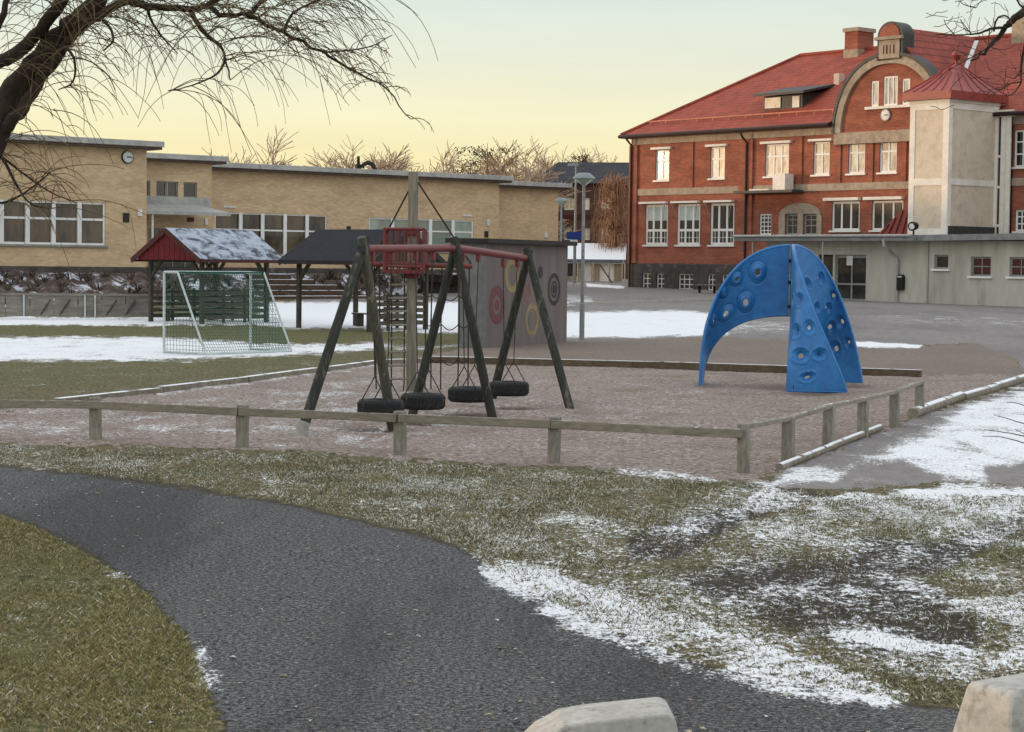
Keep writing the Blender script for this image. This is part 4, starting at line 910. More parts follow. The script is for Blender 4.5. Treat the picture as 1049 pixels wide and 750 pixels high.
# red lean-to roof left of the tower
LF=RB; a0=RB.hit(905,232,-2.2)[0]; a1=RB.hit(932,205,-2.2)[0]; z0=zr+.45; z1=RB.hit(930,203,-2.2)[1]
ln=thing('stair_roof',RB.P(a0,-2,z0),'small sloping red metal roof against the tower above the flat roof','roof')
m=MB(); m.hexa([RB.P(a0,-2.6,z0),RB.P(a1+.6,-2.6,z0),RB.P(a1+.6,-.4,z0),RB.P(a0,-.4,z0),RB.P(a0,-2.6,z0+.08),RB.P(a1+.6,-2.6,z1),RB.P(a1+.6,-.4,z1),RB.P(a0,-.4,z0+.08)]); m.build('sloping_sheet',MT['red_metal'],ln)
m=MB(); RB.box(m,a0-.2,a1+.6,-2.7,-.3,zr+.25,z0-.002); m.build('white_base',MT['render_smooth'],ln)
m=MB()
for k in range(5): f=.2*k+.1; m.beam(RB.P(a0+(a1+.6-a0)*f,-2.63,z0+.04),RB.P(a0+(a1+.6-a0)*f+.5,-2.63,z0+.04+(z1-z0)*min(f+.2,1)*.9),.05,.04)
m.build('seams',MT['brown_trim'],ln)
# ================================================================ far buildings
FB=Fr((at(546,240,185).x,185),-8)
bb=thing('brown_house',FB.P(0,0,.9),'distant brown brick house with dark slate roof and cream windows','building')
sE=FB.hit(660,220,0)[0]; zE2=FB.hit(600,188,0)[1]; zr2=FB.hit(600,166,4)[1]; sl_=FB.hit(543,188,0)[0]; srd=FB.hit(571,166,4)[0]
bw=[FB.rect(578,203,588,215,0),FB.rect(597,203,604,215,0),FB.rect(616,203,626,215,0),FB.rect(597,234,604,246,0),FB.rect(616,234,626,246,0),FB.rect(578,234,586,246,0)]
m=MB(); wall(m,FB,sl_+.4,sE,0,zE2,0,[tuple(r) for r in bw],.15); m.add([FB.P(sl_+.4,0,0),FB.P(sl_+.4,9,0),FB.P(sl_+.4,9,zE2),FB.P(sl_+.4,0,zE2)],[(3,2,1,0)]); m.build('wall',MT['brown_brick'],bb)
m=MB(); m.add([FB.P(sl_,-.5,zE2),FB.P(sE,-.5,zE2),FB.P(sE,4.5,zr2),FB.P(srd,4.5,zr2),FB.P(sl_,9.5,zE2),FB.P(sE,9.5,zE2)],[(0,1,2,3),(0,3,4),(3,2,5,4)]); m.build('roof',MT['far_roof'],bb)
for r in bw: window(FB,r,0,bb,MT['render_smooth'],MT['glass_cream'],2,(.5,),fw=.1,mw=.08)
z=FB.hit(600,222,0)[1]; m=MB(); FB.box(m,sl_+.4,sE,-.08,-.002,z-.2,z+.15); m.build('string_course',MT['brown_trim'],bb)
HF=Fr((at(560,285,150).x,150),-4)
hb=thing('garage_hut',HF.P(0,0,.9),'low beige garage hut with snow-covered roof beside the brick school','hut')
s0=HF.hit(548,270,0)[0]; s1=HF.hit(641,270,0)[0]; ze=HF.hit(600,267,0)[1]; zr3=HF.hit(600,250.5,3)[1]
dg=[HF.rect(596,269,606,289,0),HF.rect(614,269,629,290,0),HF.rect(580,269,592,283,0)]
for r in dg[:2]: r[2]=.92
m=MB(); wall(m,HF,s0,s1-.3,.3,ze,0,[tuple(r) for r in dg],.2); m.add([HF.P(s1-.3,0,.3),HF.P(s1-.3,6,.3),HF.P(s1-.3,6,ze),HF.P(s1-.3,3,zr3-.1),HF.P(s1-.3,0,ze)],[(0,1,2,3,4)]); m.build('wall',MT['hut_wall'],hb)
m=MB(); m.hexa([HF.P(s0,-.5,ze-.08),HF.P(s1,-.5,ze-.08),HF.P(s1,3,zr3-.08),HF.P(s0,3,zr3-.08),HF.P(s0,-.5,ze+.1),HF.P(s1,-.5,ze+.1),HF.P(s1,3,zr3+.1),HF.P(s0,3,zr3+.1)]); m.hexa([HF.P(s0,3.001,zr3-.08),HF.P(s1,3.001,zr3-.08),HF.P(s1,6.5,ze-.08),HF.P(s0,6.5,ze-.08),HF.P(s0,3.001,zr3+.1),HF.P(s1,3.001,zr3+.1),HF.P(s1,6.5,ze+.1),HF.P(s0,6.5,ze+.1)]); m.build('roof',MT['snow_roof'],hb)
for r in dg[:2]: m=MB(); HF.box(m,r[0],r[1],.06,.1,r[2],r[3]); m.build('garage_door',MT['render_smooth'],hb)
r=dg[2]; window(HF,r,0,hb,MT['dark_trim'],MT['glass'],2,())
m=MB(); m.beam(HF.P(s1-.15,-.5,ze),HF.P(s1-.15,3,zr3),.06,.3); m.build('bargeboard',MT['white_paint'],hb)
# mesh fence by the hut
A=at(560,292,143); A.z=gz(A); B=at(640,294,141); B.z=gz(B); fn=thing('mesh_fence',A,'thin galvanised mesh fence in front of the beige hut','fence')
m=MB(); m.tube([A+Vector((0,0,1.4)),B+Vector((0,0,1.4))],.04,6); m.tube([A+Vector((0,0,.1)),B+Vector((0,0,.1))],.03,6); m.build('fence_rail',MT['galv'],fn)
for k in range(6): q=A.lerp(B,k/5); m=MB(); m.tube([q,q+Vector((0,0,1.45))],.05,6); m.build('post',MT['galv'],fn)
q=A.lerp(B,.68); m=MB(); m.tube([q+Vector((0,0,1.3)),q+Vector((.9,-.4,0))],.045,6); m.build('brace',MT['dark_trim'],fn)
# ================================================================ low rail fence round the sand pit
posts=[(-215,441),(-62,446),(98,450),(248,458),(410,467),(567,474),(762,484),(807,473),(848,457.5),(884,447),(916,436),(942,425)]
pp=[foot(G(*q)) for q in posts]; RH=.43
fe=thing('rail_fence',pp[6],'low weathered wooden post-and-rail fence along the sand pit','fence')
for i,p in enumerate(pp):
    w=.12 if i<7 else .13; m=MB(); d=(pp[min(i+1,6)]-pp[max(i-1,0)]).normalized() if i<7 else (pp[min(i+1,11)]-pp[i-1]).normalized()
    up=Vector((d.x,d.y,0)).normalized(); hgt_=RH+.08+random.uniform(-.012,.02)
    top=p+Vector((random.uniform(-.012,.012),random.uniform(-.012,.012),hgt_)); m.beam(p-Vector((0,0,.2)),top,w,w,up)
    m.build('post',MT['fence_wood'],fe,bevel=.012)
for i in range(len(pp)-1):
    a,b=pp[i].copy(),pp[i+1].copy(); d=(b-a).normalized(); nn=Vector((d.y,-d.x,0)).normalized()
    if i<6: off=nn*.085
    else: off=Vector((0,0,0))
    za_=a.z+RH-.005; zb_2=b.z+RH-.005
    if i>=6: za_+=.075; zb_2+=.075
    m=MB(); A=Vector((a.x,a.y,za_))+off; B=Vector((b.x,b.y,zb_2))+off; e=(.01 if i!=5 else 0)
    m.beam(A+d*e,B-d*e,.045 if i<6 else .1,.095 if i<6 else .05); m.build('rail',MT['rail_wood'],fe,bevel=.008)
# timber edging of the pit
def edging(pts,label,w,h,mat,name='edging_board',rnd=False,lift=0):
    P=[foot(G(*q)) for q in pts]; t=thing(name,P[0],label,'edging')
    for i in range(len(P)-1):
        L=(P[i+1]-P[i]).length; n=max(1,int(L/3.2)); 
        for k in range(n):
            a=P[i].lerp(P[i+1],k/n); b=P[i].lerp(P[i+1],(k+1)/n); a.z=hgt(a.x,a.y); b.z=hgt(b.x,b.y); d=(b-a).normalized(); m=MB()
            j=Vector((random.uniform(-.02,.02),random.uniform(-.02,.02),random.uniform(-.015,.015)))
            if rnd: m.tube([a+Vector((0,0,h*.35))+j+d*.01,b+Vector((0,0,h*.35))+j-d*.01],h*.55,12); m.build('log',mat,t,smooth=True)
            else: m.beam(a+Vector((0,0,h/2-.03))+j+d*.006,b+Vector((0,0,h/2-.03))+j-d*.006,w,h); m.build('board',mat,t,bevel=.012)
    return t
edging([(440,371.5),(700,378.5),(945,386.5)],'long dark timber board edging the far side of the sand pit',.12,.17,MT['edging'])
edging([(60,413),(165,402),(385,373.5),(440,371.5)],'frosted timber board edging the grass side of the sand pit',.14,.12,MT['kerblog'])
edging([(797,482),(850,461),(902,440)],'thin frosted log half sunk beside the right fence posts',.1,.085,MT['kerblog'],'edging_log',True)
edging([(936,428),(985,409),(1018,400),(1052,389.5),(1090,380)],'thick frosted round log with dark end curving along the snowy path',.1,.155,MT['kerblog'],'edging_log',True)
# ================================================================ tyre swings
feet=[foot(G(308,446)),foot(G(403,437)),foot(G(422,424)),foot(G(505,427)),foot(G(504,408)),foot(G(584,418))]
apx=[]
for k,(qx,qy) in enumerate(((372.5,246),(466.5,246),(541,257.5))):
    Ym=(feet[2*k].y+feet[2*k+1].y)/2; apx.append(at(qx,qy,Ym))
sw=thing('swing_frame',(feet[2]+feet[3])/2,'wooden swing frame of three A-shaped leg pairs carrying a red beam','swing frame')
bdir=(apx[2]-apx[0]); bdir.z=0; bdir.normalize()
for k in range(3):
    for j in (0,1):
        f=feet[2*k+j]; top=apx[k]; d=(top-f).normalized(); off=bdir*(.045 if j==0 else -.045)
        pts=[f-d*.15+off*0.3, f+(top-f)*.3+off*.5, f+(top-f)*.7+off, top+d*.04+off]
        m=MB(); m.tube(pts,[.068,.068,.064,.058],12); m.build('leg',MT['swing_wood_grey'] if (k==0 and j==1) else MT['swing_wood'],sw,smooth=True)
        if k==0: m=MB(); m.tube([f-d*.2,f+d*.16],[.085,.078],10); m.build('foot_sleeve',MT['foot'],sw,smooth=True)
    m=MB(); c=apx[k]-Vector((0,0,.12)); m.beam(c-bdir*.08,c+bdir*.08,.11,.12); m.build('bracket',MT['chain'],sw,bevel=.01)
zb_m=[a.z-.115 for a in apx]
bp=[Vector((apx[k].x,apx[k].y,zb_m[k])) for k in range(3)]
m=MB(); m.tube([bp[0]+bdir*.06,bp[1]-bdir*.04],.055,14); m.build('beam',MT['red_steel'],sw,smooth=True)
m=MB(); m.tube([bp[1]+bdir*.04,bp[2]-bdir*.02],.055,14); m.build('beam',MT['red_steel'],sw,smooth=True)
def beampt(t):
    if t<.508: return bp[0].lerp(bp[1],t/.508)
    return bp[1].lerp(bp[2],(t-.508)/.492)
labels=['worn tyre swing nearest the foremost leg pair of the swing frame','tyre swing just before the middle leg pair, behind the nearest tyre','tyre swing just beyond the middle leg pair of the frame','farthest tyre swing beside the rear leg pair of the swing frame']
prof=[]
for a in np.linspace(0,2*math.pi,17)[:-1]:
    c,s=math.cos(a),math.sin(a); r=.225+.085*np.sign(c)*abs(c)**.6; z=.11*np.sign(s)*abs(s)**.55; prof.append((float(r),float(z)))
def make_tyre(t,label,spin):
    p=beampt(t); base=Vector((p.x,p.y,.27)); ang=math.atan2(bdir.y,bdir.x)
    r=thing('tyre_swing',base,label,'tyre swing','tyre swings hanging from the red beam',rz=ang)
    m=MB(); m.lathe(prof,(0,0,0),36,True)
    tr=m.build('tyre',MT['tyre'],r,smooth=True)
    q=MB()
    for k in range(40):
        a=2*math.pi*k/40; c,s=math.cos(a),math.sin(a); d=Vector((c,s,0)); o=d*.3
        for zz,sl in ((-.035,.2),(.035,-.2)):
            tang=Vector((-s,c,0)); q.beam(o+Vector((0,0,zz-.028))-tang*.008,o+Vector((0,0,zz+.028))+tang*.012,.03,.026,d)
    q.build('tread',MT['tyre'],tr)
    hz=p.z-.27
    for sx in (-1,1):
        hx=sx*.3; kn=Vector((sx*.2,0,.42)); m=MB()
        for sy in (-1,1): m.tube([Vector((sx*.2,sy*.2,.08)),kn],.008,6)
        m.tube([kn,Vector((hx,0,hz-.16))],.008,6); m.build('chain',MT['chain'],r)
        m=MB(); m.box(hx-.035,hx+.035,-.03,.03,hz-.17,hz-.05); m.build('hinge',MT['red_steel'],r,bevel=.008)
    return r
for t,l,s in zip((.095,.325,.605,.872),labels,(0,1,2,3)): make_tyre(t,l,s)
# ================================================================ climbing mast
mb_=foot(G(421,400)); mt=thing('climbing_mast',mb_,'tall grey climbing mast with red lookout basket and ropes','climbing frame')
px2m=mb_.y/F
top=at(423.5,176,mb_.y)
m=MB(); m.tube([mb_-Vector((0,0,.2)),top],[.09,.085],16); m.build('mast',MT['mast'],mt,smooth=True)
zq=lambda py,px=420: at(px,py,mb_.y).z
bx=lambda px: at(px,270,mb_.y).x
x0,x1=bx(395),bx(435); zt,zbm=zq(235),zq(279); cxm=mb_.x+.02; cym=mb_.y; hwb=(x1-x0)/2; cxb=(x0+x1)/2
bk=MB(); bk.box(cxb-hwb,cxb+hwb,cym-hwb,cym+hwb,zbm-.02,zbm+.04); bo=bk.build('basket_floor',MT['red_steel'],mt)
m=MB()
cs=[Vector((cxb-hwb,cym-hwb,0)),Vector((cxb+hwb,cym-hwb,0)),Vector((cxb+hwb,cym+hwb,0)),Vector((cxb-hwb,cym+hwb,0))]
for k in range(4):
    a,b=cs[k],cs[(k+1)%4]
    for z in (zt,zbm+.1): m.tube([a+Vector((0,0,z)),b+Vector((0,0,z))],.024,8)
    for j in range(6):
        q=a.lerp(b,j/6); m.tube([q+Vector((0,0,zbm)),q+Vector((0,0,zt))],.03 if j==0 else .014,8)
m.build('basket_rail',MT['red_steel'],mt,smooth=True)
m=MB(); m.box(mb_.x-.12,mb_.x+.12,cym-.12,cym+.12,zt-.1,zt+.02); m.box(mb_.x-.13,mb_.x+.13,cym-.13,cym+.13,zbm-.1,zbm-.021); m.build('collar',MT['red_steel'],mt,bevel=.01)
zy=zq(271); ya,yb2=Vector((bx(380),cym-.14,zy)),Vector((bx(484),cym-.14,zy-.02))
m=MB(); m.tube([ya,yb2],.045,10); m.build('yard_arm',MT['red_steel'],mt,smooth=True)
tp=top-Vector((0,0,.18))
m=MB(); m.tube([tp-Vector((.08,0,.15)),ya+Vector((.02,0,.04))],.016,6); m.build('stay_rope',MT['rope'],mt); m=MB(); m.tube([tp+Vector((.08,0,0)),yb2+Vector((-.02,0,.04))],.016,6); m.build('stay_rope',MT['rope'],mt)
# rope ladder
m=MB(); la,lb_=bx(402),bx(415); yl=cym-.16
for x in (la,lb_): m.tube([Vector((x,yl,zbm-.02)),Vector((x+.01,yl,.15)),Vector((x,yl,0))],.012,6)
m.build('ladder_rope',MT['rope'],mt)
for k in range(8):
    z=.2+k*(zbm-.3)/7.5; m=MB(); m.tube([Vector((la-.05,yl,z)),Vector((lb_+.05,yl,z+.01))],.02,8); m.build('rung',MT['mast'],mt,smooth=True)
# hanging ropes and net
for x_ in (384,389): m=MB(); x=bx(x_); m.tube([Vector((x,cym-.14,zy)),Vector((x+.02,cym-.1,1.0)),Vector((x+.05,cym-.1,.02))],.012,6); m.build('hanging_rope',MT['rope'],mt)
nx=[bx(437),bx(443),bx(453),bx(470.5),bx(481)]
for x in nx: m=MB(); m.tube([Vector((x,cym-.14,zy)),Vector((x+random.uniform(-.02,.02),cym-.12,1.1)),Vector((x,cym-.14,.03))],.012,6); m.build('net_rope',MT['rope'],mt)
for z in (.55,1.15,1.65):
    m=MB(); pts=[]
    for i in range(len(nx)-1):
        for q in range(6): f=q/6; pts.append(Vector((nx[i]+(nx[i+1]-nx[i])*f,cym-.13,z-.35*(nx[i+1]-nx[i])*math.sin(math.pi*f))))
    pts.append(Vector((nx[-1],cym-.13,z))); m.tube(pts,.009,5); m.build('net_rope',MT['rope'],mt)
# ================================================================ blue climbing dome
cc=foot(G(811,399)); cY=cc.y+1.45; cx0=at(811.5,300,cY).x; ct=Vector((cx0,cY,hgt(cx0,cY)))
cl=thing('climbing_dome',ct,'blue moulded climbing shell of three curved petals with oval holes','climbing frame')
TOP=2.63; MIDZ=1.34; RAD=1.66
def petal(az,sgn,holes,fo=.56,fi=.56,rad=RAD,yaw=0,bulge=1.0,po=2.2,pi_=2.2,ri=1.0):
    NU,NV=200,110; th=math.radians(az); er=Vector((math.cos(th),math.sin(th),0)); et=Vector((-math.sin(th),math.cos(th),0))*sgn
    fw=Vector((math.cos(th+math.radians(yaw)),math.sin(th+math.radians(yaw)),0)); ft=Vector((-fw.y,fw.x,0))*sgn
    def outer(u):   # from the top of the axis, out over the shoulder and down to the ground
        a=u*math.pi/2; r=rad*math.sin(a)**.92; z=TOP*max(0,math.cos(a))**.80
        return er*r+Vector((0,0,z))+ft*fo*(u**po)
    def inner(u):
        a=u*math.pi/2; r=rad*(math.sin(a)**ri)*(.93+.07*u*u); z=MIDZ*max(0,math.cos(a))**.75
        return er*r+Vector((0,0,z))-ft*fi*(u**pi_)
    def surf(u,v):
        o,i=outer(u),inner(u); p=o.lerp(i,v)
        return p+er*.16*bulge*math.sin(math.pi*v)*math.sin(math.pi*min(1,u*1.1))**1.0*(1 if u<.9 else 1)
    grid=[[surf(a/NU,b/NV) for b in range(NV+1)] for a in range(NU+1)]
    def nrm(a,b):
        a0,a1=max(a-1,0),min(a+1,NU); b0,b1=max(b-1,0),min(b+1,NV)
        n=(grid[a1][b]-grid[a0][b]).cross(grid[a][b1]-grid[a][b0]); return n.normalized() if n.length>1e-9 else et
    hs=[]
    for (hu,hv,ra,rb_,rot) in holes: hs.append((surf(hu,hv),ra*.86,rb_*.86,hu,hv,rot))
    V=[];hole=set()
    for a in range(NU+1):
        for b in range(NV+1):
            p=grid[a][b]; n=nrm(a,b); d=0.0
            for (c,ra,rb_,hu,hv,rot) in hs:
                q=p-c
                if q.length>ra*1.9: continue
                tu=(grid[min(a+1,NU)][b]-grid[max(a-1,0)][b]).normalized(); tv=n.cross(tu)
                x=q.dot(tu); y=q.dot(tv); co,si=math.cos(rot),math.sin(rot); x,y=x*co+y*si,-x*si+y*co
                k=math.hypot(x/ra,y/rb_)
                if k<.34: hole.add((a,b))
                if k<.95: d-=.065*(1-(k/.95)**3)
                if .86<k<1.10: d-=.013*math.sin(math.pi*(k-.86)/.24)
                elif k<1.35 and k>=.95: d+=.009*math.sin(math.pi*(k-.95)/.4)
            V.append(p+n*d*(-1))
    fs=[]
    for a in range(NU):
        for b in range(NV):
            cnr=[(a,b),(a+1,b),(a+1,b+1),(a,b+1)]
            if any(q in hole for q in cnr): continue
            fs.append(tuple(q[0]*(NV+1)+q[1] for q in cnr))
    m=MB(); m.add([v+ct for v in V],fs); o=m.build('petal',MT['blue'],cl,smooth=True)
    s=o.modifiers.new('thick','SOLIDIFY'); s.thickness=.05; s.offset=0
    m=MB(); 
    m.tube([outer(u)+ct for u in np.linspace(0,1,40)],.032,8); m.tube([inner(u)+ct for u in np.linspace(.0,1,40)],.03,8); m.tube([outer(1)+ct+Vector((0,0,.02)),inner(1)+ct+Vector((0,0,.02))],.03,8)
    m.build('edge_rim',MT['blue'],o,smooth=True)
    m=MB()
    for e in (outer(1).lerp(inner(1),.1),outer(1).lerp(inner(1),.9)): m.tube([e+ct-Vector((0,0,.2)),e+ct+Vector((0,0,.12))],.025,8)
    m.build('foot_bolt',MT['chain'],cl)
H1=[(.20,.32,.21,.16,1.2),(.37,.25,.145,.125,.9),(.28,.72,.21,.16,1.0),(.50,.24,.14,.10,1.0),(.46,.72,.2,.13,.2),(.62,.55,.15,.10,.2),(.74,.35,.13,.09,.2)]
H2=[(.24,.42,.13,.08,.3),(.40,.55,.14,.10,.3),(.53,.30,.14,.11,.3),(.64,.68,.15,.13,.2),(.72,.27,.15,.12,.2),(.82,.68,.15,.17,.1),(.86,.25,.12,.15,.1),(.945,.62,.10,.17,0)]
H3=[(.17,.5,.17,.1,.4),(.33,.28,.15,.12,.4),(.34,.75,.15,.1,.2),(.50,.55,.14,.11,.1),(.55,.2,.15,.11,0),(.66,.62,.17,.13,.2),(.72,.22,.15,.13,0),(.84,.5,.18,.15,0),(.84,.15,.13,.1,0)]
petal(172,1,H1,fo=.42,fi=.42,bulge=.8,po=1.5,pi_=1.5,ri=.8); petal(-98,1,H2,yaw=6,fo=1.0,fi=.05,po=2.5,bulge=.7); petal(50,-1,H3,fo=.56,fi=.6,bulge=.9)
m=MB(); m.tube([ct+Vector((-.05,-.05,MIDZ-.03)),ct+Vector((-.05,-.05,TOP+.03))],.022,8); m.build('centre_rod',MT['galv'],cl,smooth=True)
m=MB()
for z in (1.5,1.95,2.35): m.box(ct.x-.085,ct.x+.01,ct.y-.1,ct.y+.02,ct.z+z-.03,ct.z+z+.03)
m.build('hinge',MT['black'],cl,bevel=.008)
# ================================================================ goal
ga_=foot(G(168,362)); gb_=foot(G(256.5,359)); go=thing('football_goal',ga_,'small white pipe football goal with dark green net','goal')
gd=(gb_-ga_); gd.z=0; Lg=gd.length; gd.normalize(); gbk=Vector((gd.y,-gd.x,0)); gbk=(gbk+gd*.12).normalized(); Hg=1.9
dtop=.42; dbot=1.3; rp=.032
P=lambda s,b,z: ga_+gd*s+gbk*b+Vector((0,0,z))
for s in (0,Lg):
    m=MB(); m.tube([P(s,0,-.05),P(s,0,Hg)],rp,10); m.build('post',MT['white_pipe'],go,smooth=True)
    m=MB(); m.tube([P(s,0,Hg),P(s,dtop,Hg),P(s,dbot,.03)],.026,10); m.build('back_stay',MT['white_pipe'],go,smooth=True)
    m=MB(); m.tube([P(s,0,.03),P(s,dbot,.03)],.026,10); m.build('ground_bar',MT['white_pipe'],go,smooth=True)
m=MB(); m.tube([P(0,0,Hg),P(Lg,0,Hg)],rp,10); m.build('crossbar',MT['white_pipe'],go,smooth=True)
m=MB(); m.tube([P(0,dbot,.03),P(Lg,dbot,.03)],.026,10); m.build('rear_bar',MT['white_pipe'],go,smooth=True)
m=MB(); m.tube([P(0,dtop,Hg),P(Lg,dtop,Hg)],.02,10); m.build('top_bar',MT['net'],go,smooth=True)
m=MB(); st=.075; r_=.005
def sag(s,b,z): return P(s,b+.05*math.sin(math.pi*min(max(s/Lg,0),1)),z)
n=int(Lg/st)
for i in range(n+1):
    s=i*Lg/n; m.tube([P(s,0,Hg),P(s,dtop*.5,Hg-.04*math.sin(math.pi*s/Lg)),P(s,dtop,Hg)]+[sag(s,dtop+(dbot-dtop)*f-.12*math.sin(math.pi*f),Hg*(1-f)+.03*f) for f in (.25,.5,.75)]+[P(s,dbot,.03)],r_,3,False)
for k in range(1,int(2.1/st)):
    f=k/(2.1/st); m.tube([sag(s,dtop+(dbot-dtop)*f-.12*math.sin(math.pi*f),Hg*(1-f)+.03*f) for s in np.linspace(0,Lg,5)],r_,3,False)
for k in range(1,4): m.tube([P(s,dtop*k/4,Hg-.04*math.sin(math.pi*s/Lg)) for s in np.linspace(0,Lg,5)],r_,3,False)
for s in (0,Lg):
    for k in range(1,19): 
        z=Hg*k/19.; bmax=dtop+(dbot-dtop)*(1-z/Hg); m.tube([P(s,0,z),P(s,bmax,z)],r_,3,False)
    for k in range(1,13):
        b=dbot*k/13; zt=Hg if b<dtop else Hg*(1-(b-dtop)/(dbot-dtop)); m.tube([P(s,b,.03),P(s,b,zt)],r_,3,False)
m.build('net',MT['net'],go)
# ================================================================ shelters
def shelter(loc,rz,label,roofmat,gablemat,trim,W,L,eave,ridge,nearside,back_slats):
    r=thing('picnic_shelter',loc,label,'shelter','open picnic shelters by the field',rz=rz)
    oh=.22
    for gx in (.25,L-.25):
        for gy in (.3,W-.3):
            m=MB(); m.beam((gx,gy,-.3),(gx,gy,eave-.05),.13,.13,(1,0,0)); m.build('post',MT['shelter_wood'],r,bevel=.01)
            for dx,dy in (((.5 if gx<L/2 else -.5),0),(0,(.5 if gy<W/2 else -.5))):
                m=MB(); m.beam((gx,gy,eave-.72),(gx+dx,gy+dy,eave-.1),.08,.1); m.build('brace',MT['shelter_wood'],r)
    for gy in (.3,W-.3): m=MB(); m.beam((0,gy,eave-.06),(L,gy,eave-.06),.12,.14); m.build('plate_beam',MT['shelter_wood'],r)
    for gx in (.25,L-.25): m=MB(); m.beam((gx,.1,eave-.04),(gx,W-.1,eave-.04),.1,.12); m.build('tie_beam',MT['shelter_wood'],r)
    for sgn,y0 in ((0,-.15),(1,W+.15)):
        e=eave-.12; yc=W/2; m=MB(); t=.07
        m.hexa([(-oh,y0,e),(L+oh,y0,e),(L+oh,yc,ridge),(-oh,yc,ridge),(-oh,y0,e+t),(L+oh,y0,e+t),(L+oh,yc,ridge+t),(-oh,yc,ridge+t)]); o=m.build('roof_slope',roofmat,r)
        for gx in (-oh-.02,L+oh+.02):
            m=MB(); m.beam((gx,y0,e-.02),(gx,yc,ridge-.02),.035,.17,(0,0,1)); m.build('bargeboard',trim,o)
        m=MB(); m.beam((-oh,y0-.02,e+.0),(L+oh,y0-.02,e+.0),.03,.1); m.build('eave_board',trim,o)
    for gx in (-oh+.04,L+oh-.04):
        m=MB(); hb=(ridge-eave)
        nb=22
        for k in range(nb):
            ya=.12+(W-.24)*k/nb; yb_=.12+(W-.24)*(k+1)/nb-.012
            hz=lambda y: eave-.1+(ridge-eave+.06)*(1-abs(y-W/2)/(W/2+.15))
            x=gx+(.008 if k%2 else 0); m.add([(x,ya,eave-.1),(x,yb_,eave-.1),(x,yb_,hz(yb_)),(x,ya,hz(ya)),(x+.02,ya,eave-.1),(x+.02,yb_,eave-.1),(x+.02,yb_,hz(yb_)),(x+.02,ya,hz(ya))],[(0,3,2,1),(4,5,6,7),(0,1,5,4),(1,2,6,5),(2,3,7,6),(3,0,4,7)])
        m.build('gable_boards',gablemat,r)
    # low slatted walls and a bench inside
    for (a,b) in back_slats:
        for k in range(5): 
            z=.22+k*.2; m=MB(); m.beam((a[0],a[1],z),(b[0],b[1],z),.03,.13); m.build('slat',MT['shelter_slat'],r)
        a,b=Vector((*a,0)),Vector((*b,0)); 
        for f in (.33,.66): q=a.lerp(b,f); m=MB(); m.beam((q.x,q.y,-.2),(q.x,q.y,1.15),.08,.08,(1,0,0)); m.build('slat_post',MT['shelter_wood'],r)
    m=MB(); m.box(.5,L-.5,W-.75,W-.4,.42,.47); o=m.build('bench_seat',MT['shelter_slat'],r)
    for x in (.7,L-.75): m=MB(); m.box(x,x+.06,W-.72,W-.43,-.1,.418); m.build('bench_support',MT['shelter_wood'],o)
    return r
W,L=3.2,3.4
a=at(207,334,66); a=Vector((a.x,66,hgt(a.x,66)))
shelter(a,math.radians(50),'open picnic shelter with dark red gable boards and frosted roof',MT['frost_roof'],MT['red_panel'],MT['brown_trim'],W,L,2.22,3.12,0,[((.25,W-.3),(L-.25,W-.3)),((L-.25,.3),(L-.25,W-.3)),((.25,.3),(L-.25,.3))])
lx=at(290,266,64.6); b0_=Vector((lx.x+.15,64.4,hgt(lx.x,64.4)))
shelter(b0_,math.radians(-40),'open picnic shelter with plain black felt roof behind the swings',MT['black_felt'],MT['shelter_wood'],MT['dark_trim'],W,L+.25,2.22,3.12,0,[((L*.45,W-.3),(L,W-.3)),((L,.3),(L,W-.3))])
# ================================================================ painted ball shed
bc=G(496,356.5); BSF=Fr((bc.x,bc.y),66); bs_=thing('playground_shed',bc,'grey flat-roofed playground shed painted with coloured rings','shed')
Ls,Ds,Hs=5.6,.75,2.72
m=MB(); BSF.box(m,0,Ls,0,Ds,-.2,Hs); m.build('wall',MT['shed_wall'],bs_)
m=MB(); BSF.box(m,-.22,Ls+.22,-.2,Ds+.3,Hs+.002,Hs+.12); m.build('roof',MT['dark_trim'],bs_)
m=MB(); BSF.box(m,-.015,.03,-.015,Ds+.01,.0,Hs-.01); m.build('end_panel',MT['end_panel'],bs_)
def ring(px,py,rad,mat,inner=.55,core=None,name='painted_ring'):
    s,z=BSF.hit(px,py,0); m=MB(); N=40; vs=[]; 
    for k in range(N):
        a=2*math.pi*k/N
        for q in (1,inner): vs.append(BSF.P(s+rad*q*math.cos(a),-.004,z+rad*q*math.sin(a)*1.02))
    m.add(vs,[(2*k,2*((k+1)%N),2*((k+1)%N)+1,2*k+1) for k in range(N)]); o=m.build(name,mat,bs_)
    if core:
        m=MB(); m.add([BSF.P(s+rad*.3*math.cos(2*math.pi*k/24),-.005,z+rad*.3*math.sin(2*math.pi*k/24)) for k in range(24)],[tuple(range(24))]); m.build('ring_centre',core,o)
ring(509,312.5,.50,MT['ring_red'],.5,MT['ring_red']); ring(524.5,282,.46,MT['ring_yellow'],.62); ring(540,299,.26,MT['ring_pink'],.35); ring(545,327.5,.46,MT['ring_yellow'],.66); ring(567.5,296.5,.45,MT['ring_dark'],.72,MT['ring_dark']); ring(567.5,296.5,.24,MT['ring_dark'],.7); ring(553.5,279,.17,MT['ring_dark'],.1)
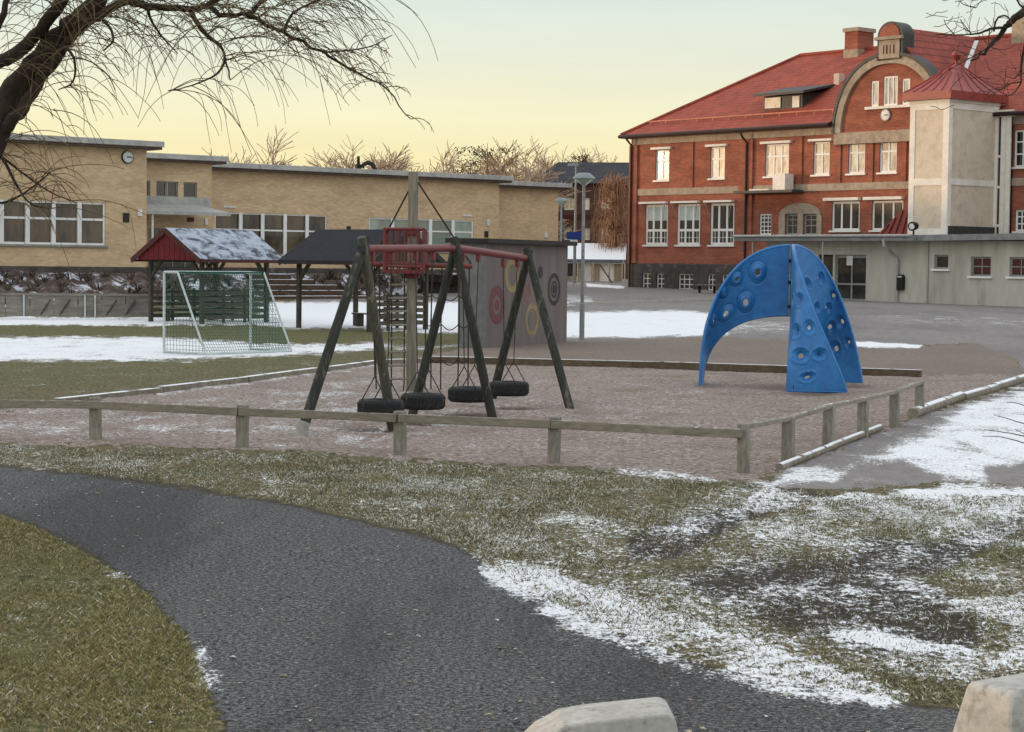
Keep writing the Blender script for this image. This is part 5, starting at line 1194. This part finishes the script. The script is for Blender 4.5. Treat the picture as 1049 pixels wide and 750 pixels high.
# ================================================================ lamps
def lamp(px_top,py_top,px_b,py_b,Y,label,size=1.0,arm=False):
    b=at(px_b,py_b,Y); b=Vector((b.x,Y,zg(b.x,Y)-.05)); t=at(px_top,py_top,Y); h=t.z-b.z
    r=thing('street_lamp',b,label,'street lamp','mushroom lamps on grey poles')
    m=MB(); m.tube([b,b+Vector((0,0,1.1)),b+Vector((0,0,1.12)),b+Vector((0,0,h-.35*size))],[.075,.075,.055,.045],12); m.build('pole',MT['galv'],r,smooth=True)
    c=(b.x,b.y,b.z+h)
    m=MB(); m.lathe([(0,.0),(.12*size,-.004*size),(.2*size,-.03*size),(.325*size,-.14*size),(.33*size,-.17*size),(.30*size,-.165*size)],c,24); m.build('lamp_hood',MT['galv'],r,smooth=True)
    m=MB(); m.lathe([(.29*size,-.166*size),(.27*size,-.2*size),(.1*size,-.33*size),(.05,-.37*size)],c,24); m.build('lamp_glass',MT['glass_teal'],r,smooth=True)
    return r
lamp(594.5,177,596,345.5,58.5,'mushroom-headed grey lamp post standing in the snow by the painted shed')
lamp(571.5,202.5,573.5,330,88,'distant mushroom lamp head showing over the painted shed',.85)
b=at(588.5,290,140); b.z=gz(b)-.05; t=at(588.5,170,140); tl=thing('tall_lamp',b,'tall thin street lamp with small flat head near the garage hut','street lamp')
m=MB(); m.tube([b,Vector((b.x,b.y,t.z))],[.11,.06],10); m.build('pole',MT['galv'],tl,smooth=True)
m=MB(); m.hexa([(t.x-.5,t.y-.12,t.z),(t.x+.25,t.y-.12,t.z),(t.x+.25,t.y+.12,t.z),(t.x-.5,t.y+.12,t.z),(t.x-.45,t.y-.08,t.z+.14),(t.x+.25,t.y-.08,t.z+.2),(t.x+.25,t.y+.08,t.z+.2),(t.x-.45,t.y+.08,t.z+.14)]); m.build('lamp_head',MT['galv'],tl)
p=at(588,243,132); g0=Vector((p.x,p.y,gz(p)-.05)); sg=thing('road_sign',g0,'small blue road sign on a post in front of the brown house','sign')
m=MB(); m.tube([g0,Vector((p.x,p.y,p.z+.35))],.04,8); m.build('post',MT['galv'],sg)
m=MB(); m.box(p.x-.48,p.x+.48,p.y-.06,p.y-.045,p.z-.15,p.z+.35); m.build('sign_plate',MT['blue_sign'],sg); m=MB(); m.box(p.x-.25,p.x+.25,p.y-.06,p.y-.045,p.z-.5,p.z-.17); m.build('lower_plate',MT['white'],sg)
# bench at the school wall
b=at(724,305,116); b.z=gz(b); bn=thing('wall_bench',b,'dark backless bench in front of the brick school basement windows','bench')
e=RB.u; m=MB(); m.beam(b-e*.95+Vector((0,0,.45)),b+e*.95+Vector((0,0,.45)),.4,.07); m.build('seat',MT['edging'],bn)
for q in (-.6,.6): m=MB(); m.beam(b+e*q-Vector((0,0,.1)),b+e*q+Vector((0,0,.414)),.1,.1,RB.u); m.build('leg',MT['black'],bn)
# kerb in the yard
A=G(585,312); B=G(752,307); A.z=gz(A);B.z=gz(B); m=MB(); m.beam(A+Vector((0,0,.02)),B+Vector((0,0,.02)),.18,.16); tag(m.build('kerb',MT['concrete']),kind='structure')
# ================================================================ concrete blocks in the foreground
def block_(px,py,Y,wid,dep,hh,rz,label,slope,tilt=0.0,ins=.12,mat=MT['concrete']):
    p=at(px,py,Y); base=Vector((p.x,Y,hgt(p.x,Y))); H_=p.z-base.z
    r=thing('concrete_block',base,label,'concrete barrier','pale concrete barrier blocks at the path edge',rz=rz); w=wid/2; d=dep/2
    m=MB(); m.hexa([(-w,-d,-.05),(w,-d,-.05),(w,d,-.05),(-w,d,-.05),(-w,-d,.14),(w,-d,.14),(w,d,.14),(-w,d,.14)]); m.build('base',mat,r,bevel=.015)
    m=MB(); z1=H_-slope; z2=H_; m.hexa([(-w+.02,-d+.03,.141),(w-.02,-d+.03,.141),(w-.02,d-.03,.141),(-w+.02,d-.03,.141),(-w+ins*1.6,-d+.13,z1),(w-ins*.5,-d+.13,z2),(w-ins*.5,d-.13,z2),(-w+ins*1.6,d-.13,z1)])
    o=m.build('body',mat,r,bevel=.03); o.modifiers['bevel'].segments=4
    return r
def block_profile(px,py,Y,prof,dep,rz,label):
    p=at(px,py,Y); base=Vector((p.x,Y,hgt(p.x,Y))); H_=p.z-base.z
    r=thing('concrete_block',base,label,'concrete barrier','pale concrete barrier blocks at the path edge',rz=rz); d=dep/2
    poly=[(x,H_+z) for x,z in prof]+[(.05,.12),(-.68,.12)]
    n=len(poly); m=MB(); tp=lambda z: d-.05*max(0,z)/H_
    m.add([(x,-tp(z),z) for x,z in poly]+[(x,tp(z),z) for x,z in poly],[tuple(range(n-1,-1,-1)),tuple(range(n,2*n))]+[(i,(i+1)%n,(i+1)%n+n,i+n) for i in range(n)])
    o=m.build('body',MT['concrete'],r,bevel=.011); o.modifiers['bevel'].segments=3
    m=MB(); m.box(-.72,.08,-d-.03,d+.03,-.06,.119); m.build('base',MT['concrete'],r,bevel=.015)
block_profile(687,722,7.4,[(-.60,-.2),(-.50,-.1),(-.41,-.048),(-.31,-.03),(-.03,0),(0,-.014),(.02,-.1)],.4,math.radians(2),'pale concrete barrier block whose sloped top rises to the right')
block_(1046,696,7.0,.62,.5,.5,math.radians(30),'tall pale concrete barrier block at the corner beside the snow strip',.012,ins=.1)
block_(464,743,7.55,.2,.36,.5,0,'pale concrete barrier block of which only the top corner shows',.01,ins=.03)
# ================================================================ trees
def polyw(pts,Y,jit=.25,seed=0):
    r=random.Random(seed); out=[]
    y=Y
    for q in pts: out.append(at(q[0],q[1],y)); y+=r.uniform(-jit,jit)
    return out
def smoothp(P,n=4):
    out=[]
    for i in range(len(P)-1):
        p0,p1,p2,p3=P[max(i-1,0)],P[i],P[i+1],P[min(i+2,len(P)-1)]
        for k in range(n):
            t=k/n; out.append(.5*((2*p1)+(p2-p0)*t+(2*p0-5*p1+4*p2-p3)*t*t+(3*p1-p0-3*p2+p3)*t**3))
    out.append(P[-1]); return out
def limb(m,pts,Y,r0,r1,n=8,seed=0,jit=.25):
    P=smoothp(polyw(pts,Y,jit,seed)); k=len(P); r=random.Random(seed+99)
    P=[p+Vector((r.uniform(-1,1),r.uniform(-1,1),r.uniform(-1,1)))*min(.02,r0*.25) if 0<i<k-1 else p for i,p in enumerate(P)]
    m.tube(P,[r0+(r1-r0)*(i/(k-1))**.8 for i in range(k)],n); return P
YT=15.0; base=at(-125,560,YT); base.z=hgt(base.x,YT)
wt=thing('willow_tree',base,'bare dark willow leaning in with long drooping twigs over the school','tree')
m=MB(); a=Vector((base.x,YT,base.z-.2)); tr=[a,a+Vector((.05,0,1.0))]+polyw([(-75,260),(-30,172)],YT,0)
P=smoothp(tr+polyw([(-2,122)],YT,0)); m.tube(P,[.36-.235*(i/(len(P)-1)) for i in range(len(P))],14); m.build('trunk',MT['bark'],wt,smooth=True)
main=[]
LIMBS=[([(-25,165),(0,118),(22,84),(48,52),(72,28),(98,2),(120,-30)],.112,.065),
 ([(-10,142),(14,122),(32,98),(48,74),(70,42),(100,16),(130,2),(152,6),(190,9),(213,5),(226,15),(256,17),(290,34),(330,54),(366,74),(396,90),(421,122)],.052,.0035),
 ([(-30,75),(0,64),(30,44),(52,16),(72,-12)],.055,.045),
 ([(-20,60),(0,22),(10,-10)],.03,.02),
 ([(193,9),(208,32),(225,46),(231,62),(236,82)],.022,.005),([(150,8),(160,30),(182,55)],.014,.004),([(231,60),(222,76),(196,88),(172,93)],.012,.003),
 ([(98,14),(112,28),(116,42),(106,52)],.014,.006),([(256,17),(266,4),(290,-14)],.02,.012),([(213,6),(240,-12)],.022,.014),([(150,8),(120,-5),(90,-20)],.02,.015),
 ([(290,34),(300,14),(322,2),(350,-8)],.012,.006),([(330,54),(352,52),(378,48),(402,36)],.009,.003),([(66,48),(76,60),(75,84),(60,92)],.014,.004),
 ([(-8,140),(12,180),(28,206),(50,214)],.016,.004),([(-10,150),(20,175),(50,196),(78,208)],.012,.003),([(-20,210),(10,206),(36,190),(52,176)],.012,.004)]
m=MB()
for i,(pts,r0,r1) in enumerate(LIMBS): main.append((limb(m,pts,YT+random.uniform(-.3,.3)*(i>1),r0,r1,10,i,.12 if i<2 else .2),r0))
m.build('limbs',MT['bark'],wt,smooth=True)
m=MB(); rt=random.Random(5)
def droop(p,dirx,L,r0,curl):
    pts=[p]; d=Vector((dirx,rt.uniform(-.5,.5),rt.uniform(-.1,.7))).normalized(); n=9; st=L/n
    for k in range(n):
        d=(d+Vector((dirx*.05,0,-curl))).normalized(); d=(d+Vector((rt.uniform(-.12,.12),rt.uniform(-.1,.1),rt.uniform(-.1,.1)))).normalized(); pts.append(pts[-1]+d*st)
    m.tube(pts,[r0+(.0018-r0)*k/n for k in range(n+1)],4,False); return pts
for i,(P,r0) in enumerate(main):
    cnt={0:14,1:74,2:14,3:10,4:14,5:8,6:9,7:6,8:12,9:12,10:10,11:10,12:9,13:9,14:8,15:8,16:7}[i]
    for k in range(cnt):
        q=P[rt.randrange(len(P)//5 if i==1 else 0,len(P))]; s=1 if rt.random()<.78 else -1
        L=rt.uniform(.45,1.35)*(1.0 if i in(0,1,4,8,9,11,12) else .7)
        if i>=13: L*=.75
        qx_=CX+F*q.x/q.y
        if qx_>230: L*=max(.25,1-(qx_-230)/190)
        pts=droop(q,s*rt.uniform(.15,1.0),L,.0036,rt.uniform(.1,.3))
        for j in range(rt.choice((0,1,2,3))):
            droop(pts[rt.randrange(1,7)],s*rt.uniform(-.3,1),L*rt.uniform(.3,.65),.0028,rt.uniform(.1,.3))
# twigs hanging from limbs above the frame
for k in range(82):
    x=rt.uniform(-20,365)*(1 if k%3 else .7); p=at(x,rt.uniform(-45,5),YT+rt.uniform(-1,1)); pts=droop(p,rt.uniform(-.3,.8),rt.uniform(.5,1.35)*(1 if x<300 else .75),.0038,rt.uniform(.15,.35))
    for j in range(rt.choice((0,1,2))): droop(pts[rt.randrange(1,7)],rt.uniform(-.5,.8),rt.uniform(.2,.6),.0026,.2)
for k in range(36):
    x=rt.uniform(-30,60); p=at(x,rt.uniform(110,215),YT+rt.uniform(-.6,.4)); droop(p,rt.uniform(-.2,1),rt.uniform(.3,.8),.0036,rt.uniform(.06,.3))
m.build('twigs',MT['twig'],wt)
# tree beyond the right edge
YR=14.0; base=at(1230,600,YR); base.z=hgt(base.x,YR); rtree=thing('bare_tree',base,'gnarled dark bare tree reaching in over the brick school roof','tree')
m=MB(); P=smoothp([Vector((base.x,YR,base.z-.2)),Vector((base.x-.05,YR,2.0))]+polyw([(1205,220),(1180,90),(1152,30),(1128,-60),(1122,-160),(1100,-260)],YR,0)); m.tube(P,[.23*(1-.93*(i/(len(P)-1))**.75) for i in range(len(P))],12); m.build('trunk',MT['bark'],rtree,smooth=True)
m=MB(); RL=[([(1152,34),(1105,-5),(1068,-2),(1052,10),(1040,20),(1031,28),(1019,42),(1008,54),(994,62)],.05,.006),([(1031,28),(1014,30),(1004,34),(995,35),(978,36),(958,35)],.011,.003),([(1018,32),(1021,20),(1028,16),(1034,19),(1036,25)],.008,.005),([(1019,41),(1010,50),(990,62),(972,72)],.006,.002),
 ([(1080,-4),(1066,30),(1052,42),(1046,68),(1046,84),(1038,96),(1030,98)],.013,.003),([(1046,84),(1034,86),(1026,92),(1020,90)],.005,.002),([(1046,70),(1040,80),(1030,78)],.004,.002),([(995,35),(988,26),(984,20)],.004,.002),([(978,36),(970,27),(967,20)],.004,.002),([(1014,30),(1013,44),(1018,50)],.004,.002),([(1000,8),(986,4),(982,-5)],.004,.002),([(1052,10),(1044,4),(1038,-8)],.008,.005),([(1000,60),(993,56),(986,58)],.003,.002),([(1180,90),(1225,10),(1290,-60),(1340,-160)],.06,.008),([(1130,-50),(1185,-140),(1210,-250)],.045,.006),([(1124,-120),(1070,-190),(1040,-260)],.035,.005)]
ends=[]
for i,(pts,a,b) in enumerate(RL): ends.append(limb(m,pts,YR,a,b,8,40+i,.1))
m.build('limbs',MT['bark'],rtree,smooth=True); m=MB()
for P in ends[1:]:
    for k in range(5):
        q=rt.choice(P); pts=[q]; d=Vector((rt.uniform(-1,1),rt.uniform(-.5,.5),rt.uniform(-.3,1))).normalized()
        for j in range(4): d=(d+Vector((rt.uniform(-.5,.5),rt.uniform(-.3,.3),rt.uniform(-.4,.5)))).normalized(); pts.append(pts[-1]+d*rt.uniform(.02,.05))
        m.tube(pts,[.0025,.0022,.002,.0018,.0015],4,False)
for k in range(24):
    q=at(rt.uniform(968,1049),rt.uniform(-12,18) if k<12 else rt.uniform(70,110),YR+rt.uniform(-.5,.5)); pts=[q]; d=Vector((rt.uniform(-1,1),0,rt.uniform(-.6,.6))).normalized()
    for j in range(5): d=(d+Vector((rt.uniform(-.6,.6),rt.uniform(-.3,.3),rt.uniform(-.5,.5)))).normalized(); pts.append(pts[-1]+d*rt.uniform(.02,.045))
    m.tube(pts,.0022,4,False)
m.build('twigs',MT['darktwig'],rtree)
# shrub twigs at the right edge
sb=G(1120,500); sb=foot(sb); sh=thing('bare_shrub',sb,'dark leafless shrub stems reaching in over the snowy side path','shrub'); m=MB()
for pts in ([(1120,498),(1085,470),(1049,454),(1026,448),(1006,447)],[(1120,498),(1090,462),(1049,447),(1028,443),(1008,440)],[(1120,498),(1100,455),(1060,438),(1035,430),(1018,425)],[(1120,498),(1110,450),(1070,425),(1045,414),(1030,412)],[(1120,498),(1100,470),(1065,452),(1040,440)],[(1120,498),(1125,440),(1090,415),(1060,408)]): limb(m,pts,sb.y,.010,.003,6,len(m.v),.1)
m.build('stems',MT['darktwig'],sh)
# skyline trees
def gen_tree(h,seed,tmat,cmat,spread=.5,name='bare_tree',levels=4,up=.12):
    r=random.Random(seed); tr=MB(); cr=MB()
    def grow(p,d,L,rad,lv):
        n=4; pts=[p]
        for k in range(n): d=(d+Vector((r.uniform(-.22,.22),r.uniform(-.22,.22),r.uniform(-.12,.14)+up*.1))).normalized(); pts.append(pts[-1]+d*L/n)
        (tr if lv>=levels-1 else cr).tube(pts,[max(rad*(1-.45*k/n),.015) for k in range(n+1)],6 if lv>=levels-1 else 3,False)
        if lv==0: return
        for k in range(r.choice((4,5,5,6)) if lv>1 else 8):
            f=r.uniform(.3,1); q=pts[min(int(f*n),n)]; a=r.uniform(0,6.28); sp=r.uniform(.45,1.0)*spread*2.2
            nd=(d+Vector((math.cos(a)*sp,math.sin(a)*sp,r.uniform(-.3,.25)))).normalized(); grow(q,nd,L*r.uniform(.52,.76),rad*.48,lv-1)
    grow(Vector((0,0,-.3)),Vector((0,0,1)),h*.33,h*.02,levels)
    return tr,cr
protos=[]
def plant(px,pytop,Y,proto,label,hs,group='bare trees on the skyline'):
    p=at(px,260,Y); z0=.7; t=at(px,pytop,Y).z-z0; s=t/hs
    if proto[1]: r=dup(proto[0])
    else: r=proto[0]; proto[1]=True
    r.location=(p.x,Y,z0); r.scale=(s*proto[2],s*proto[2],s); r.rotation_euler=(0,0,random.uniform(0,6)); r['label']=label
    return r
for i,(sd,spr,w) in enumerate(((3,.55,1.15),(8,.5,1.0),(21,.6,1.2))):
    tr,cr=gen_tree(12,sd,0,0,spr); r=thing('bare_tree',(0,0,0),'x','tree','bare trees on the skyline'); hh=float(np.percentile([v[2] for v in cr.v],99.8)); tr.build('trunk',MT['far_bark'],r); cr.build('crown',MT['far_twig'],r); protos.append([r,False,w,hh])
TL='%s bare tree on the skyline %s'
for i,(px_,py_,Y_,k_,lab) in enumerate(((257,139,165,0,'broad sunlit bare tree alone above the low entrance roof'),(378,150,190,1,'sunlit bare tree just right of the dark roof vent'),(402,155,196,2,'sunlit bare tree directly left of the climbing mast'),(440,153,188,0,'sunlit bare tree directly right of the climbing mast top'),(462,157,200,1,'low sunlit bare tree second along from the mast top'),(516,150,182,2,'sunlit bare tree beside the dark pine on its far side'),(536,149,178,0,'tall sunlit bare tree just before the slate roof begins'),(560,156,215,1,'sunlit bare tree rising behind the sloping end of the slate roof'),(603,158,220,2,'bare treetop showing above the middle of the slate roof'),(628,158,215,0,'bare treetop between slate roof and brick school corner'),(418,160,205,0,'small bare tree peeping out behind the climbing mast'),(581,157,222,1,'bare treetop left of the small pine top over the slate roof'))):
    plant(px_,py_,Y_,protos[k_],lab,protos[k_][3])
def pine(px,py,Y,label,s=1.0):
    p=at(px,260,Y); t=at(px,py,Y); h=t.z-.6; r=thing('pine_tree',(p.x,Y,.6),label,'tree','pines among the skyline trees'); q=random.Random(int(px))
    m=MB(); m.tube([(p.x,Y,.4),(p.x+.2,Y,h*.6),(p.x+.1,Y,h+.4)],[.22,.16,.05],6); m.build('trunk',MT['far_bark'],r); m=MB()
    for k in range(12):
        a=q.uniform(0,6.28); d=q.uniform(.2,2.4)*s; z=.6+h*q.uniform(.72,1.0); c=Vector((p.x+math.cos(a)*d,Y+math.sin(a)*d,z)); 
        for j in range(60):
            o=Vector((q.gauss(0,.5),q.gauss(0,.4),q.gauss(0,.22)))*s; w=Vector((q.uniform(-.3,.3),q.uniform(-.2,.2),q.uniform(-.05,.25)))*s; m.add([c+o,c+o+w,c+o+w*.5+Vector((0,0,.10))],[(0,1,2)])
    m.build('crown',MT['conifer'],r)
pine(497,153,178,'dark spreading pine standing behind the end of the long yellow wing'); pine(595,158,216,'small dark pine top above the slate roof',.6)
# orange weeping tree by the brick school
p=at(629,280,152); r=thing('weeping_birch',(p.x,152,.8),'orange-brown weeping tree between the brown house and the brick school','tree'); q=random.Random(4); m=MB(); m.tube([(p.x,152,.5),(p.x,152,4),(p.x+.1,152,8.3)],[.2,.15,.05],7); m.build('trunk',MT['far_bark'],r); m=MB()
for k in range(420):
    z=q.uniform(3.2,8.6); a=q.uniform(0,6.28); L=q.uniform(.4,1.5)*(1.15-.08*abs(z-5.5)); b=Vector((p.x,152,z)); e=b+Vector((math.cos(a)*L,math.sin(a)*L,q.uniform(.2,.7))); dn=e+Vector((math.cos(a)*.25,math.sin(a)*.2,-q.uniform(.3,2.0))); m.tube([b,e,(e+dn)/2+Vector((math.cos(a)*.15,0,.1)),dn],[.035,.025,.018,.012],3,False)
m.build('crown',MT['orange_twig'],r)
# ================================================================ light
w=bpy.data.worlds.new('World'); scene.world=w; w.use_nodes=True; nt=w.node_tree; bg=nt.nodes['Background']; out=nt.nodes['World Output']
SUN_AZ=math.radians(-82); SUN_EL=math.radians(3.2)          # azimuth from +Y towards +X
sky=nt.nodes.new('ShaderNodeTexSky'); sky.sky_type='NISHITA'; sky.sun_disc=False; sky.sun_elevation=SUN_EL; sky.sun_rotation=SUN_AZ; sky.air_density=1.0; sky.dust_density=2.0; sky.ozone_density=1.5
nt.links.new(sky.outputs[0],bg.inputs[0]); bg.inputs[1].default_value=.10
tc=nt.nodes.new('ShaderNodeTexCoord'); sx=nt.nodes.new('ShaderNodeSeparateXYZ'); nt.links.new(tc.outputs['Generated'],sx.inputs[0])
rp=nt.nodes.new('ShaderNodeValToRGB'); cr=rp.color_ramp
stops=[(0.0,(.93,.74,.38)),(.05,(.95,.85,.50)),(.07,(.93,.88,.60)),(.097,(.80,.805,.66)),(.14,(.67,.775,.75)),(.32,(1.10,1.13,1.12)),(1.0,(1.0,1.06,1.16))]
cr.elements[0].position=stops[0][0]; cr.elements[0].color=(*stops[0][1],1); cr.elements[1].position=1; cr.elements[1].color=(*stops[-1][1],1)
for p_,c_ in stops[1:-1]: e=cr.elements.new(p_); e.color=(*c_,1)
nt.links.new(sx.outputs[2],rp.inputs[0])
# the glow is on the sunset side; the opposite horizon is duller and bluer
mp=nt.nodes.new('ShaderNodeVectorMath'); mp.operation='DOT_PRODUCT'; nt.links.new(tc.outputs['Generated'],mp.inputs[0]); mp.inputs[1].default_value=(math.sin(SUN_AZ-.0+.35),math.cos(SUN_AZ+.35),0)
mr=nt.nodes.new('ShaderNodeMapRange'); nt.links.new(mp.outputs['Value'],mr.inputs[0]); mr.inputs[1].default_value=-.45; mr.inputs[2].default_value=.45
r2=nt.nodes.new('ShaderNodeValToRGB'); c2=r2.color_ramp
c2.elements[0].position=0; c2.elements[0].color=(.80,.76,.74,1); c2.elements[1].position=1; c2.elements[1].color=(1.0,1.06,1.16,1)
e=c2.elements.new(.14); e.color=(.78,.80,.78,1); e=c2.elements.new(.32); e.color=(1.10,1.13,1.12,1)
nt.links.new(sx.outputs[2],r2.inputs[0])
mx=nt.nodes.new('ShaderNodeMix'); mx.data_type='RGBA'; nt.links.new(mr.outputs[0],mx.inputs[0]); nt.links.new(r2.outputs[0],mx.inputs[6]); nt.links.new(rp.outputs[0],mx.inputs[7])
mpg=nt.nodes.new('ShaderNodeMapping'); mpg.inputs['Scale'].default_value=(3,3,26); nt.links.new(tc.outputs['Generated'],mpg.inputs[0])
nz=nt.nodes.new('ShaderNodeTexNoise'); nz.inputs['Scale'].default_value=1.6; nz.inputs['Detail'].default_value=6; nz.inputs['Roughness'].default_value=.6; nt.links.new(mpg.outputs[0],nz.inputs['Vector'])
mrn=nt.nodes.new('ShaderNodeMapRange'); nt.links.new(nz.outputs['Fac'],mrn.inputs[0]); mrn.inputs[1].default_value=.3; mrn.inputs[2].default_value=.7; mrn.inputs[3].default_value=.955; mrn.inputs[4].default_value=1.035
mul=nt.nodes.new('ShaderNodeVectorMath'); mul.operation='SCALE'; nt.links.new(mx.outputs[2],mul.inputs[0]); nt.links.new(mrn.outputs[0],mul.inputs['Scale'])
bg2=nt.nodes.new('ShaderNodeBackground'); nt.links.new(mul.outputs[0],bg2.inputs[0]); bg2.inputs[1].default_value=.9
ad=nt.nodes.new('ShaderNodeAddShader'); nt.links.new(bg.outputs[0],ad.inputs[0]); nt.links.new(bg2.outputs[0],ad.inputs[1]); nt.links.new(ad.outputs[0],out.inputs[0])
sd=bpy.data.lights.new('sun','SUN'); sd.energy=1.7; sd.angle=math.radians(4); sd.color=(1,.68,.42); so=bpy.data.objects.new('sun',sd); COL.objects.link(so)
dv=Vector((math.sin(SUN_AZ)*math.cos(SUN_EL),math.cos(SUN_AZ)*math.cos(SUN_EL),math.sin(SUN_EL))); so.rotation_euler=(-dv).to_track_quat('-Z','Y').to_euler()
vs_=scene.view_settings; vs_.view_transform='Standard'; vs_.look='None'; vs_.gamma=1; vs_.use_curve_mapping=False; vs_.exposure=0
scene.cycles.max_bounces=5; scene.cycles.diffuse_bounces=3; scene.cycles.glossy_bounces=2
bpy.context.view_layer.update()
